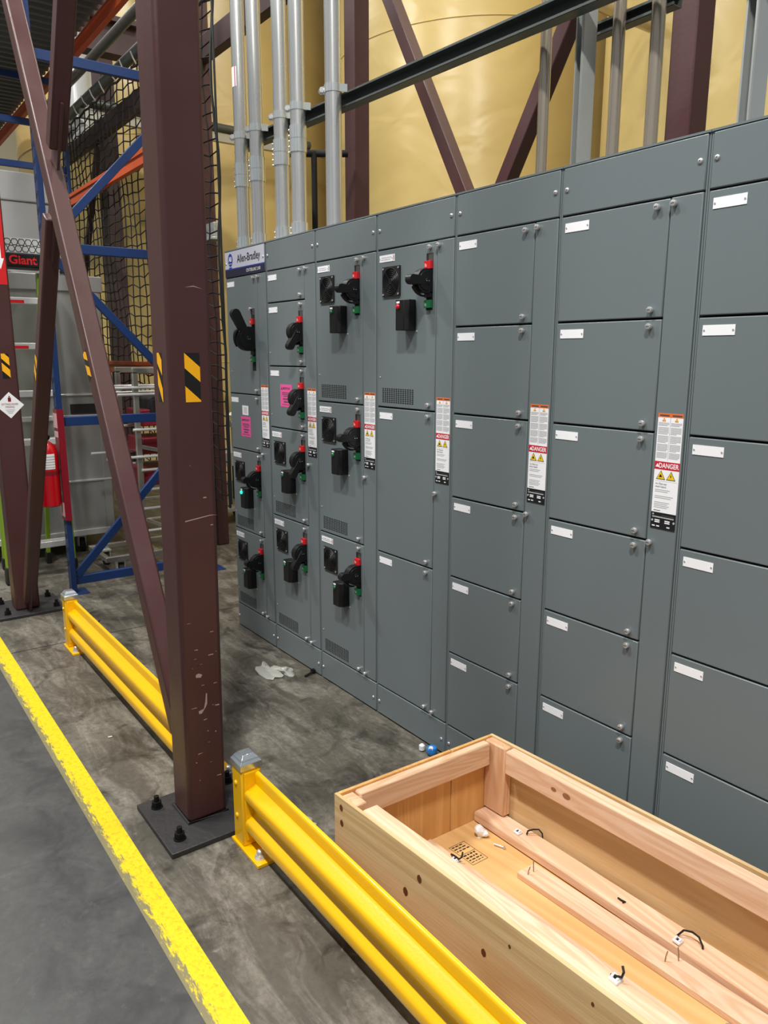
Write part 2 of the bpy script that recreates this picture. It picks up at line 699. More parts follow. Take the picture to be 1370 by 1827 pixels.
def fan_mesh():
    s = 4.75 * I
    mb = MB()
    mb.box(0, s, -.007, 0, -s, 0)
    c = (s / 2, -.0085, -s / 2)
    for k in range(6):
        mb.torus(c, (0, 1, 0), .012 + k * .0082, .0019, 36, 5, 1)
    for k in range(4):
        t = R(45 + 90 * k)
        mb.bar((c[0] + .01 * math.cos(t), -.0085, c[2] + .01 * math.sin(t)),
               (c[0] + .055 * math.cos(t), -.0085, c[2] + .055 * math.sin(t)), .004, .003, (0, 1, 0), 1)
    mb.cyl((c[0], -.007, c[2]), (c[0], -.0105, c[2]), .012, n=20, mi=1)
    for x in (.008, s - .008):
        for z in (-.008, -s + .008):
            mb.cyl((x, -.007, z), (x, -.0095, z), .0042, n=10, mi=2)
    return mb.mesh('fan_grille', ['black_matte', 'black_plastic', 'steel_bolt'])


FAN = fan_mesh()


def vent_mesh(cols=14, rows=8):
    mb = MB()
    W, H = 8.8 * I, 2.55 * I
    for i in range(cols):
        for j in range(rows):
            x, z = W * i / cols, -H * j / rows
            mb.box(x, x + W / cols * .64, -.0006, .001, z - H / rows * .62, z)
    return mb.mesh('vent_slots', 'gap_black')


VENT = vent_mesh()


def box_mesh():
    mb = MB()
    d = .052
    poly = [(.0, 0), (.0, -.034), (.012, -d), (.058, -d), (.07, -.034), (.07, 0)]
    mb.prism([(0, 0), (0, -d), (.055, -d), (.07, -.036), (.07, 0)], 2, -.122, 0)
    return mb.mesh('pilot_box', 'black_plastic', .003)


BOXM = box_mesh()


def pilot_mesh(m):
    mb = MB()
    mb.lathe([(.0105, 0), (.0105, .003), (.009, .006), (.0055, .0085), (.002, .0092)], (0, 0, 0), (0, -1, 0), 18)
    mb.box(-.010, .010, -.0012, 0, .013, .021, 1)
    return mb.mesh('pilot_light', [m, 'label_white'])


PILOT = {k: pilot_mesh('pilot_' + k) for k in ('green', 'red', 'lit')}


def handle_mesh(ang, L, big=1.):
    """disconnect operator: half disc standing out of the door, facing sideways, with a lever and a
    trigger hook; origin on the door plane at pivot height, ang = lever angle above straight out"""
    mb = MB()
    r, cy = .047 * big, -.028 * big
    x0, x1 = -.020, .0165
    poly = []
    for k in range(33):
        t = R(-100 + 200 * k / 32)
        poly.append((cy - r * math.cos(t), r * math.sin(t)))
    poly += [(0, poly[-1][1]), (0, poly[0][1])]
    mb.prism(poly, 0, x0, x1)
    mb.prism([(cy + (p[0] - cy) * .80, p[1] * .80) for p in poly[:33]], 0, x1, x1 + .003)
    t = R(ang)
    d = Vector((0, -math.cos(t), math.sin(t)))
    n = Vector((0, math.sin(t), math.cos(t)))
    c = Vector((0, cy, 0))
    hw = .0158 * big
    out = []
    for k in range(9):
        a = R(90 - 180 * k / 8)
        out.append(c + d * (L + hw * 1.2 * math.cos(a)) + n * (hw * 1.2 * math.sin(a)))
    out += [c - d * .014 - n * hw * .9, c - d * .014 + n * hw * .9]
    mb.prism([(p.y, p.z) for p in out], 0, -.012, .0205)
    pts, rad = [], []
    for k in range(9):
        a = t - R(24 + 9 * k)
        pts.append((-.002, cy - math.cos(a) * (r + .010), math.sin(a) * (r + .010)))
        rad.append(.0085 * big * (1 - .075 * k))
    mb.tube(pts, rad, 8)
    mb.cyl((x1, cy, 0), (.0225, cy, 0), .010 * big, n=16)
    for y in (cy - .006, cy + .005):
        mb.cyl((.0225, y, -.001), (.0245, y, -.001), .0030, n=8, mi=1)
    mb.box(-.020, .0165, -.012, 0, -.062 * big, -.04 * big)
    return mb.mesh('disconnect_handle', ['black_plastic', 'steel_bolt'], .0016, 1)


HANDLES = {'out': handle_mesh(2, .068), 'down': handle_mesh(-60, .080), 'up': handle_mesh(62, .150, 1.42)}


def slot_mesh(h0, h1):
    mb = MB()
    mb.box(-.0205, .0205, -.0008, .0005, h0, h1, 0)
    mb.box(-.006, .0195, -.0014, -.0002, h1 - .034, h1 - .002, 1)
    return mb.mesh('handle_slot', ['gap_black', 'slot_grey'])


def flag_mesh(m, h=.030):
    mb = MB()
    mb.box(-.0195, .0185, -.014, 0, -h / 2, h / 2)
    for k in range(3):
        mb.box(-.014 + k * .0045, -.012 + k * .0045, -.0146, -.0139, -.008, .006 - k * .002, 1)
    return mb.mesh('position_flag', [m, 'label_white'], .0015, 1)


SLOT, SLOTB = slot_mesh(-.110, .106), slot_mesh(-.175, .165)
FRED, FGRN = flag_mesh('flag_red'), flag_mesh('flag_green')


def tri(mb, cx, z, s, y, mi):
    mb.prism([(cx - s, z - s * .75), (cx + s, z - s * .75), (cx, z + s)], 1, y - .0004, y, mi)


def warning_mesh():
    """tall warning sticker with a red band and a black rating plate; origin at its top left"""
    W, H = 3.25 * I, 13.6 * I
    ms = ['label_white', 'label_orange', 'label_grey', 'label_red', 'label_yellow', 'label_black', 'label_text', 'label_white']
    mb = MB()
    mb.box(0, W, -.0008, 0, -H + .050, 0, 0)
    mb.box(0, W, -.0011, -.0002, -.0115, 0, 1)
    for k in (0, 1):
        mb.box(.006 + k * W / 2, W / 2 - .004 + k * W / 2, -.0013, -.0010, -.0085, -.004, 6)
        tri(mb, W * (.25 + .5 * k), -.0185, .0062, -.0009, 1)
        tri(mb, W * (.25 + .5 * k), -.0190, .004, -.0013, 4)
    mb.box(W / 2 - .0006, W / 2 + .0006, -.0010, -.0007, -.138, -.012, 2)
    rng = random.Random(4)
    for k in (0, 1):
        z = -.027
        for blk in (3, 6, 6, 6, 5):
            for j in range(blk):
                x1 = W / 2 - .003 + k * W / 2 - (rng.uniform(.002, .016) if j == blk - 1 else 0)
                mb.box(.003 + k * W / 2, x1, -.0010, -.0007, z - .0022, z, 2)
                z -= .0037
            z -= .0026
    mb.box(0, W, -.0011, -.0002, -.166, -.142, 3)
    tri(mb, .0095, -.1545, .0062, -.0012, 0)
    for k, cx in enumerate((.023, .057)):
        tri(mb, cx, -.184, .0152, -.0009, 5)
        tri(mb, cx, -.1843, .0126, -.0013, 4)
        if k == 0:
            mb.prism([(cx - .005, -.189), (cx + .005, -.1885), (cx + .001, -.180), (cx - .003, -.183)], 1, -.0021, -.0017, 5)
        else:
            mb.prism([(cx - .0015, -.1905), (cx + .003, -.182), (cx - .0005, -.1835), (cx + .001, -.176), (cx - .003, -.185),
                      (cx, -.1845)], 1, -.0021, -.0017, 5)
    mb.box(.006, W - .004, -.001, -.0007, -.2008, -.2000, 2)
    z = -.226
    for n, ln in ((2, .6), (2, .75), (4, .62)):
        for j in range(n):
            mb.box(.007, .007 + W * (ln - .08 * (j % 2)), -.001, -.0007, z - .0024, z, 2)
            z -= .0052
        z -= .0085
    mb.box(.007, .030, -.001, -.0007, -H + .0545, -H + .0565, 6)
    mb.box(0, W, -.0018, 0, -H, -H + .050, 5)
    mb.box(.005, W - .005, -.0021, -.0017, -H + .034, -H + .0375, 2)
    for x, z, ln in ((.014, .028, .017), (.014, .0225, .017), (.048, .028, .017), (.048, .0225, .017), (.006, .010, .010),
                     (.021, .010, .010), (.056, .010, .010)):
        mb.box(x, x + ln, -.0021, -.0017, -H + z - .0035, -H + z, 7)
    mb.box(.005, .010, -.0021, -.0017, -H + .041, -H + .046, 2)
    mb.box(.036, W - .006, -.0021, -.0017, -H + .0405, -H + .0425, 6)
    for x in (.006, W - .004):
        mb.cyl((x, -.0018, -H + .0245), (x, -.003, -H + .0245), .0035, n=8, mi=2)
    return mb.mesh('warning_label', ms)


WARN = warning_mesh()
T_DANGER = text_mesh('DANGER', .0205, 'label_white', squeeze=.80, bold=.0004)
T_ARC1 = text_mesh('Arc Flash and', .0085, 'label_text', align='LEFT', squeeze=.8)
T_ARC2 = text_mesh('shock hazard.', .0085, 'label_text', align='LEFT', squeeze=.8)
T_IMP = text_mesh('IMPORTANT', .0165, 'label_text', squeeze=.85, bold=.0004)


def pink_mesh():
    W, H = .125, .118
    mb = MB()
    mb.box(0, W, -.0008, 0, -H, 0, 0)
    tri(mb, .018, -.021, .0085, -.0009, 1)
    for k, (x0, x1, h) in enumerate(((.022, .104, .005), (.02, .108, .005), (.034, .094, .005), (.03, .1, .009), (.038, .09, .009),
                                     (.02, .11, .0035))):
        z = (-.041, -.050, -.059, -.072, -.087, -.104)[k]
        x = x0
        while x < x1:
            mb.box(x, min(x + .009, x1), -.0011, -.0007, z - h, z, 1)
            x += .0115
    return mb.mesh('notice_sticker', ['label_pink', 'label_text'])


PINK = pink_mesh()
W = 20 * I


def door_mesh(name, wd, h):
    mb = MB()
    mb.box(0, wd, 0, .022, -h, 0)
    return mb.mesh(name, 'mcc_grey', .003, 2)


DOORS = {}
for h in (6.5, 13, 19.5, 26):
    DOORS[h] = door_mesh('unit_door', 15.35 * I, h * I - .0062)
WIREDOOR = door_mesh('wireway_door', 3.85 * I, 78 * I - .0045)
TOPCOV = door_mesh('top_cover', 19.4 * I, 5.6 * I)
BOTCOV = door_mesh('bottom_cover', 19.4 * I, 5.55 * I)


def body_mesh():
    mb = MB()
    mb.box(.001, W - .001, .0245, W, .004, 90 * I - .006, 0)
    mb.box(.0012, .0058, .004, .03, .004, 90 * I - .004, 1)
    mb.box(W - .0058, W - .0012, .004, .03, .004, 90 * I - .004, 1)
    mb.box(.001, W - .001, .0, W, 90 * I - .006, 90 * I, 1)
    mb.box(.0, W, .016, W, 0, .012, 0)
    return mb.mesh('cabinet_body', ['gap_black', 'mcc_grey'])


BODY = body_mesh()

sections = [
    # doors: (height in, kind, option)
    ('main', [(26, 'main', None), (13, 'blank', 'pinkA'), (19.5, 'drive', 'lit'), (19.5, 'drive', 'green')],
     'leftmost grey control cabinet with the maker\'s silver sign across its top'),
    ('b', [(6.5, 'blank', None), (13, 'breaker', None), (13, 'breaker', 'pinkB'), (19.5, 'drive2', 'green'), (26, 'drive2', 'green')],
     'grey control cabinet with two plain breaker handles, second from the left end'),
    ('c', [(26, 'drive', 'green'), (26, 'drive', 'green'), (26, 'drive', 'green')],
     'grey control cabinet with three fan grilles and green pilot lights'),
    ('d', [(26, 'drive', 'red'), (26, 'blank', None), (26, 'blank', None)],
     'grey control cabinet with one red pilot light above two blank doors'),
    ('e', [(13, 'blank', None)] * 6, 'grey control cabinet of six blank doors beside the red pilot light cabinet'),
    ('f', [(13, 'blank', None)] * 6, 'grey control cabinet of six blank doors with the largest warning sticker'),
    ('g', [(13, 'blank', None)] * 6, 'grey control cabinet of blank doors cut off by the right picture edge'),
]
for si, (key, units, lab) in enumerate(sections):
    x0 = (-4 + si) * W
    root = thing('control_cabinet', (x0, 0, 0), lab, 'cabinet', 'row of grey control cabinets')
    link('cabinet_body', BODY, root)
    tc = link('top_cover', TOPCOV, root, (.3 * I, 0, 89.68 * I))
    for x in (.6, 18.7):
        link('screw', SCREW, tc, (x * I, 0, -2.6 * I))
    bc = link('bottom_cover', BOTCOV, root, (.3 * I, 0, 5.85 * I))
    for x in (.45, 18.5):
        link('screw', SCREW, bc, (x * I, 0, -3.1 * I))
    wd = link('wireway_door', WIREDOOR, root, (15.8 * I, 0, 84 * I - .002))
    for z in (.7, 39, 77.2):
        link('latch', LATCH, wd, (.55 * I, 0, -z * I))
    wl = link('warning_label', WARN, wd, (.42 * I, 0, -23.6 * I), label='warning sticker with red danger band and black rating plate')
    link('danger_lettering', T_DANGER, wd, (.42 * I + .047, -.0014, -23.6 * I - .1545), FRONT)
    link('hazard_lettering', T_ARC1, wd, (.42 * I + .007, -.0012, -23.6 * I - .209), FRONT)
    link('hazard_lettering', T_ARC2, wd, (.42 * I + .007, -.0012, -23.6 * I - .2175), FRONT)
    zt = 84.
    for ui, (h, kind, opt) in enumerate(units):
        d = link('unit_door', DOORS[h], root, (.32 * I, 0, zt * I - .0031))
        dx = -.32 * I
        link('latch', LATCH, d, (14.25 * I + dx, 0, -.75 * I))
        link('latch', LATCH, d, (14.25 * I + dx, 0, -(h - 1.1) * I))
        np_ = PLATES[(si + ui) % 3] if kind.startswith('drive') else PLATE
        link('nameplate', np_, d, (.9 * I + dx, 0, -.8 * I))
        if kind.startswith('drive') or kind in ('breaker', 'main'):
            link('rivet', RIVET, d, ((1.0 if kind != 'main' else 1.6) * I + dx, 0,
                                     -(h - (4.2 if kind.startswith('drive') else 2.9)) * I if h < 26 else -(h - 5.2) * I))
        if kind.startswith('drive') or kind == 'breaker':
            zc = -(5.8 if kind != 'breaker' else 6.1) * I
            hd = 'down' if kind in ('drive2', 'breaker') else 'out'
            link('handle_slot', SLOT, d, (14.1 * I + dx, 0, zc))
            link('disconnect_handle', HANDLES[hd], d, (14.1 * I + dx, 0, zc))
            link('position_flag', FRED, d, (14.1 * I + dx, 0, zc + .062), label='red on flag')
            link('position_flag', FGRN, d, (14.1 * I + dx, 0, zc - .087), label='green off flag')
        if kind.startswith('drive'):
            link('fan_grille', FAN, d, (1.95 * I + dx, 0, -2.75 * I))
            link('pilot_box', BOXM, d, (.203 + dx, 0, -.212))
            link('pilot_light', PILOT[opt], d, (.203 + .018 + dx, -.052, -.240),
                 label={'green': 'unlit green pilot light', 'red': 'red pilot light', 'lit': 'glowing green pilot light'}[opt])
            link('rivet', RIVET, d, (.203 + .076 + dx, 0, -.338))
            link('vent_slots', VENT, d, (1.7 * I + dx, 0, -(h - 3.4) * I), kind='stuff')
        if kind == 'main':
            zc = -13.6 * I
            link('handle_slot', SLOTB, d, (13.4 * I + dx, 0, zc))
            link('disconnect_handle', HANDLES['up'], d, (13.4 * I + dx, 0, zc), label='large black main switch lever')
            link('position_flag', FRED, d, (13.4 * I + dx, 0, zc + .094), label='red on flag')
            link('position_flag', FGRN, d, (13.4 * I + dx, 0, zc - .112), label='green off flag')
            link('latch', LATCH, d, (12.6 * I + dx, 0, -7.2 * I))
            for k in (0, 1):
                link('rivet', RIVET, d, (11.4 * I + dx, 0, -(17.4 + k * .9) * I))
        if opt == 'pinkA':
            link('notice_sticker', PINK, d, (5.6 * I + dx, 0, -5.0 * I), label='bright pink important notice')
            link('notice_lettering', T_IMP, d, (5.6 * I + dx + .069, -.0012, -5.0 * I - .021), FRONT)
            mb = MB()
            mb.box(0, .078, -.0008, 0, -.055, 0)
            for k in range(4):
                mb.box(.02, .058, -.0011, -.0007, -.016 - k * .009, -.012 - k * .009, 1)
            link('paper_label', mb.mesh('paper_label', ['label_white', 'label_grey']), d, (6.5 * I + dx, 0, -2.5 * I))
        if opt == 'pinkB':
            link('notice_sticker', PINK, d, (5.0 * I + dx, 0, -3.6 * I), label='bright pink important notice')
            link('notice_lettering', T_IMP, d, (5.0 * I + dx + .069, -.0012, -3.6 * I - .021), FRONT)
        zt -= h
    if key == 'main':
        mb = MB()
        ww = 19.2 * I
        mb.box(0, ww, -.0018, 0, -5.5 * I, 0, 0)
        mb.box(0, ww, -.0023, -.0004, -5.5 * I, -3.75 * I, 1)
        mb.box(0, ww, -.0026, -.0004, -3.95 * I, -3.7 * I, 2)
        cx, cz = 2.75 * I, -1.85 * I
        mb.prism([(cx + .030 * math.cos(R(15 * k)), cz + .036 * math.sin(R(15 * k))) for k in range(24)], 1, -.0025, -.0004, 2)
        mb.prism([(cx - .022, cz - .040), (cx + .022, cz - .040), (cx + .014, cz - .047), (cx - .014, cz - .047)], 1, -.0025, -.0004, 2)
        mb.box(cx - .022, cx + .022, -.0029, -.0024, cz - .0225, cz - .0195, 0)
        sg = link('maker_sign', mb.mesh('maker_sign', ['sign_silver', 'sign_navy', 'sign_blue']), tc, (.1 * I, 0, -.05 * I),
                  label='silver and navy sign with a round blue logo')
        link('sign_lettering', text_mesh('Allen-Bradley', .060, 'label_black', squeeze=.86, bold=.0006), tc, (11.9 * I, -.0026, -2.0 * I), FRONT)
        link('sign_lettering', text_mesh('CENTERLINE 2100', .024, 'label_white', squeeze=.9), tc, (14.1 * I, -.003, -4.75 * I), FRONT)
        link('logo_lettering', text_mesh('AB', .036, 'label_white', squeeze=.85, bold=.0008), tc, (2.85 * I, -.003, -1.75 * I), FRONT)


# ================================================================== CONDUITS AND STEEL ABOVE THE CABINETS
ZT = 90 * I
cond = [(-1.967, .1, True, 2.70), (-1.779, .1, True, 2.70), (-1.50, .1, True, 2.73), (-1.326, .1, True, 2.76), (-.996, .1, False, 0)]
CL = ['leftmost of the five thick galvanised conduits', 'second thick galvanised conduit from the left',
      'middle one of the five thick galvanised conduits', 'fourth thick galvanised conduit, left of the lone one',
      'lone right-hand galvanised conduit without a coupling beside the brown column']
for k, (x, y, cpl, zc) in enumerate(cond):
    c = thing('conduit', (x, y, ZT), CL[k], 'conduit', 'galvanised conduits rising from the cabinets')
    mb = MB()
    mb.cyl((x, y, ZT), (x, y, 6.5), .0385, n=32)
    part('pipe', mb, 'galv', c)

    def screws(z0, n, nm, par):
        for j in range(n):
            mb = MB()
            mb.cyl((x - .042, y - .012, z0 + j * .026), (x - .060, y - .020, z0 + j * .026), .006, n=8)
            part(nm, mb, 'steel_bolt', par)
    if cpl:
        zz = zc
        mb = MB()
        mb.cyl((x, y, zz - .062), (x, y, zz - .002), .0435, n=32)
        mb.cyl((x, y, zz + .002), (x, y, zz + .062), .0435, n=32)
        mb.cyl((x, y, zz - .003), (x, y, zz + .003), .0415, n=32)
        p = part('coupling', mb, 'galv_bright', c)
        screws(zz - .052, 5, 'set_screw', p)
        mb = MB()
        mb.cyl((x, y, ZT + .0), (x, y, ZT + .075), .0435, n=32)
        mb.cyl((x, y, ZT + .0), (x, y, ZT + .018), .049, n=12)
        p = part('box_connector', mb, 'galv_bright', c)
        screws(ZT + .03, 2, 'set_screw', p)
    zc2 = 2.91
    mb = MB()
    mb.cyl((x, y, zc2 - .017), (x, y, zc2 + .017), .0415, n=32)
    for s in (-1, 1):
        mb.bar((x + s * .036, y + .01, zc2), (x + s * .05, y + .046, zc2), .004, .034, (0, 0, 1))
    mb.bar((x - .036, y - .02, zc2), (x - .058, y - .034, zc2), .004, .034, (0, 0, 1))
    p = part('strap', mb, 'galv_bright', c)
    mb = MB()
    mb.cyl((x - .040, y - .038, zc2), (x - .068, y - .026, zc2), .012, n=6)
    part('strap_bolt', mb, 'steel_bolt', p)
# price tag on the first conduit
mb = MB()
mb.lathe([(.0389, 0), (.0389, .09)], (-1.967, .1, 3.17), (0, 0, 1), 32)
lab = MB()
for k in range(7):
    a0, a1 = R(-112 + k * 9), R(-112 + (k + 1) * 9)
    vs_ = []
    for z in (3.16, 3.26):
        for a in (a0, a1):
            vs_.append((-1.967 + .0391 * math.cos(a), .1 + .0391 * math.sin(a), z))
    lab.add(vs_, [(0, 1, 3, 2)], 1 if k == 5 else 0)
link('paper_tag', lab.mesh('paper_tag', ['label_white', 'label_red'], off=(-1.967, .1, 3.16)), None, (-1.967, .1, 3.16),
     label='small white and red paper tag stuck on the leftmost conduit', cat='tag')


def channel(mb, p0, p1, wd, dp, opening, t=.003, lip=.008, mi=0):
    """slotted strut: C-section with inturned lips, opening toward `opening`"""
    p0, p1, o = Vector(p0), Vector(p1), Vector(opening).normalized()
    d = (p1 - p0).normalized()
    s = d.cross(o).normalized()
    mb.bar(p0 - o * (dp / 2), p1 - o * (dp / 2), wd, t, o, mi)
    for k in (-1, 1):
        q = s * k * (wd / 2)
        mb.bar(p0 + q, p1 + q, t, dp, o, mi)
        q2 = s * k * (wd / 2 - lip / 2) + o * (dp / 2)
        mb.bar(p0 + q2, p1 + q2, lip, t * 2, o, mi)


mb = MB()
channel(mb, (-2.15, .172, 2.895), (1.9, .172, 2.80), .062, .05, (0, -1, 0))
solo('strut_rail', mb, 'strut_dark', (-.1, .172, 2.84), 'long dark strut channel holding the conduit straps', 'strut')
# vertical struts and pipes right of the braces
for x, y, lab in ((.365, .25, 'tall galvanised strut post left of two brown pipes'), (.977, .25, 'galvanised strut post at the right picture edge')):
    mb = MB()
    channel(mb, (x, y, ZT), (x, y, 6.4), .048, .048, (-.35, -.94, 0))
    solo('strut_post', mb, 'strut_galv', (x, y, ZT), lab, 'strut', group='vertical struts above the cabinets')
for x, y, r, lab in ((.155, .28, .021, 'thin bare steel pipe beside the right leaning brace'),
                     (.475, .28, .021, 'bare steel pipe just right of the tall strut post'),
                     (.625, .28, .022, 'bare steel pipe next to the right brown column')):
    mb = MB()
    mb.cyl((x, y, ZT), (x, y, 6.4), r, n=20)
    solo('steel_pipe', mb, 'pipe_brown', (x, y, ZT), lab, 'pipe', group='bare vertical pipes above the cabinets')
mb = MB()
channel(mb, (.30, .325, 2.793), (.66, .325, 2.793), .041, .041, (0, -1, 0))
solo('short_strut', mb, 'strut_dark', (.45, .325, 2.79), 'short dark strut behind the two bare pipes', 'strut')


def hss(mb, p0, p1, s, side=(0, 1, 0)):
    mb.bar(p0, p1, s, s, side)


# columns and braces between the cabinets and the tanks
YC = .78
for cx, lab in ((-1.835, 'brown steel column behind the lone conduit'), (.40, 'brown steel column rising behind the right-hand cabinets'),
                (-4.08, 'dark brown column seen through the net right of the near column')):
    mb = MB()
    mb.box(cx - .055, cx + .055, YC - .03, YC + .08, 0, 7)
    solo('steel_column', mb, 'brown_paint', (cx, YC, 0), lab, 'column', .008, 'brown columns behind the cabinets')
for a, b2, lab in (((-1.752, 4.11), (-.727, 2.35), 'brown diagonal brace leaning left above the cabinets'),
                   ((.318, 3.90), (-.628, 2.35), 'brown diagonal brace leaning right above the cabinets')):
    mb = MB()
    hss(mb, (a[0], YC, a[1]), (b2[0], YC, b2[1]), .072)
    solo('diagonal_brace', mb, 'brown_paint', (b2[0], YC, b2[1]), lab, 'brace', .006, 'V brace behind the cabinets')
mb = MB()
mb.box(-8.2, -1.89, YC - .03, YC + .05, 3.99, 4.16)
solo('steel_beam', mb, 'brown_dark', (-5.5, YC, 3.99), 'dark brown beam running behind the net to the column by the conduits', 'beam', .004)
pp = thing('process_pipe', (-6.69, .8, 4.165), 'dark pipe on a pale tray crossing behind the conduits toward the tanks', 'pipe')
mb = MB()
mb.tube([(-6.66, .67, 4.31), (-6.66, 1.6, 4.31), (-6.73, 3.4, 4.31)], .05, 14)
part('pipe', mb, 'strut_dark', pp)
mb = MB()
mb.box(-6.75, -6.68, .57, 3.2, 4.165, 4.255)
part('tray', mb, 'strut_galv', pp)
mb = MB()
mb.tube([(-1.14, 2.02, 3.80), (-1.14, 2.3, 3.80), (-1.14, 2.66, 3.80)], .04, 14)
solo('process_pipe', mb, 'pipe_brown', (-1.14, 2.4, 3.8), 'brownish pipe against the deep yellow tank at top right', 'pipe')
mb = MB()
mb.tube([(-1.835, .5, ZT), (-1.835, .5, 2.86)], .017, 10)
mb.tube([(-1.92, .34, 2.845), (-1.75, .68, 2.86)], .02, 10)
solo('pipe_support', mb, 'black_matte', (-1.835, .5, ZT), 'thin black T support between the fourth and lone conduits', 'support')

# ================================================================== NEAR AND FAR COLUMNS WITH CROSS BRACES


def base_plate(root, x0, x1, y0, y1, t, bolts, m='plate_black'):
    mb = MB()
    mb.box(x0, x1, y0, y1, 0, t)
    bp_ = part('base_plate', mb, m, root, .003)
    for bx, by in bolts:
        mb = MB()
        mb.cyl((bx, by, t), (bx, by, t + .004), .022, n=16)
        mb.cyl((bx, by, t + .004), (bx, by, t + .026), .0185, n=6)
        mb.cyl((bx, by, t + .026), (bx, by, t + .046), .010, n=10)
        part('anchor_bolt', mb, 'bolt_black', bp_)
    return bp_


def hazard(root, mbf, w_, h_, stripes, name='hazard_sticker'):
    """striped black/yellow sticker; mbf maps (u,v) in metres to a world point"""
    mb = MB()

    def face(pts, off, mi):
        k = len(mb.v)
        mb.add([mbf(u, v, off) for u, v in pts], [tuple(range(len(pts)))], mi)
    face([(0, 0), (w_, 0), (w_, h_), (0, h_)], .0006, 0)

    def clip(poly):
        for fn in (lambda p: p[0], lambda p: w_ - p[0], lambda p: p[1], lambda p: h_ - p[1]):
            out = []
            for i in range(len(poly)):
                a, b_ = poly[i], poly[(i + 1) % len(poly)]
                fa, fb = fn(a), fn(b_)
                if fa >= 0:
                    out.append(a)
                if (fa >= 0) != (fb >= 0):
                    t = fa / (fa - fb)
                    out.append((a[0] + (b_[0] - a[0]) * t, a[1] + (b_[1] - a[1]) * t))
            poly = out
            if not poly:
                return []
        return poly
    for c, hh, sl in stripes:
        p = clip([(0, c), (w_, c - sl), (w_, c - sl - hh), (0, c - hh)])
        if len(p) > 2:
            face(p, .0012, 1)
    return link(name, mb.mesh(name, ['hazard_black', 'hazard_yellow'], off=chain_loc(root)), root, label='black and yellow striped tape')


root = thing('steel_column', (-.236, -1.015, 0), 'thick brown steel column nearest the camera, bolted to a black base plate', 'column',
             'aisle columns')
TILT = .0265


def lean(x, y, z):
    return (x + TILT * z, y, z)


mb = MB()
mb.box(-.312, -.160, -1.092, -.944, .02, 4.6)
mb2 = MB()
for z0, z1 in [(.02, 4.6)]:
    mb2.box(-.312, -.160, -1.092, -.944, z0, z1)
part('shaft', mb2.map(lean), 'brown_paint', root, .016, 3)
base_plate(root, -.395, -.03, -1.207, -.80, .02, [(-.335, -1.15), (-.1, -1.152), (-.34, -.86)])
# weld bead where the shaft meets the plate
mb = MB()
mb.tube([(-.314, -1.094, .022), (-.158, -1.094, .022), (-.158, -.942, .022), (-.314, -.942, .022), (-.314, -1.094, .022)], .006, 6)
part('weld', mb, 'plate_black', root)
XF = -.160


def on_east(y0, z0):
    return lambda u, v, off: lean(XF + off, y0 + u, z0 + v)


def on_front(x0, z0):
    return lambda u, v, off: lean(x0 + u, -1.092 - off, z0 + v)


hazard(root, on_east(-1.040, 1.547), .052, .157, [(.157, .048, .045), (.052, .06, .047)])
hazard(root, on_front(-.258, 1.547), .040, .157, [(.175, .05, .04), (.105, .05, .062)])
rng = random.Random(3)
for k in range(26):
    y0 = rng.uniform(-1.075, -.962)
    z0 = rng.choice([rng.uniform(.05, .75), rng.uniform(.3, 1.35)])
    ln, th = rng.uniform(.004, .022), rng.uniform(.0012, .004)
    mb = MB()
    fn = on_east(y0, z0)
    mb.add([fn(0, 0, .0005), fn(ln, rng.uniform(-.003, .006), .0005), fn(ln * .9, th, .0005), fn(.1 * ln, th, .0005)], [(0, 1, 2, 3)])
    link('paint_scrape', mb.mesh('paint_scrape', 'scuff', off=chain_loc(root)), root)
for y0, z0, pts in ((-1.04, .455, [(0, 0), (.02, .004), (.026, .03), (.03, .062), (.034, .06), (.033, .02), (.028, .010), (.012, -.012), (.002, -.012)]),
                    (-1.045, .585, [(0, 0), (.018, -.004), (.024, .006), (.010, .014), (0, .010)]),
                    (-1.06, 1.150, [(0, 0), (.09, .012), (.115, .012), (.09, .015), (0, .004)]),
                    (-1.03, 1.905, [(0, 0), (.03, .004), (.06, -.002), (.03, .007)])):
    fn = on_east(y0, z0)
    mb = MB()
    mb.add([fn(u, v, .0006) for u, v in pts], [tuple(range(len(pts)))])
    link('paint_scrape', mb.mesh('paint_scrape', 'scuff', off=chain_loc(root)), root)

far = thing('steel_column', (-3.17, -1.05, 0), 'brown steel column at the left picture edge carrying the white diamond sticker', 'column',
            'aisle columns')
mb = MB()
mb.box(-3.235, -3.08, -1.115, -.965, .02, 4.6)
TF = .012
part('shaft', mb.map(lambda x, y, z: (x + TF * z, y - .004 * z, z)), 'brown_paint', far, .014, 3)
base_plate(far, -3.36, -2.97, -1.235, -.82, .02, [(-3.30, -1.17), (-3.04, -1.175), (-3.04, -.87), (-3.30, -.87)])


def far_east(y0, z0):
    return lambda u, v, off: (-3.08 + TF * (z0 + v) + off, y0 + u - .004 * (z0 + v), z0 + v)


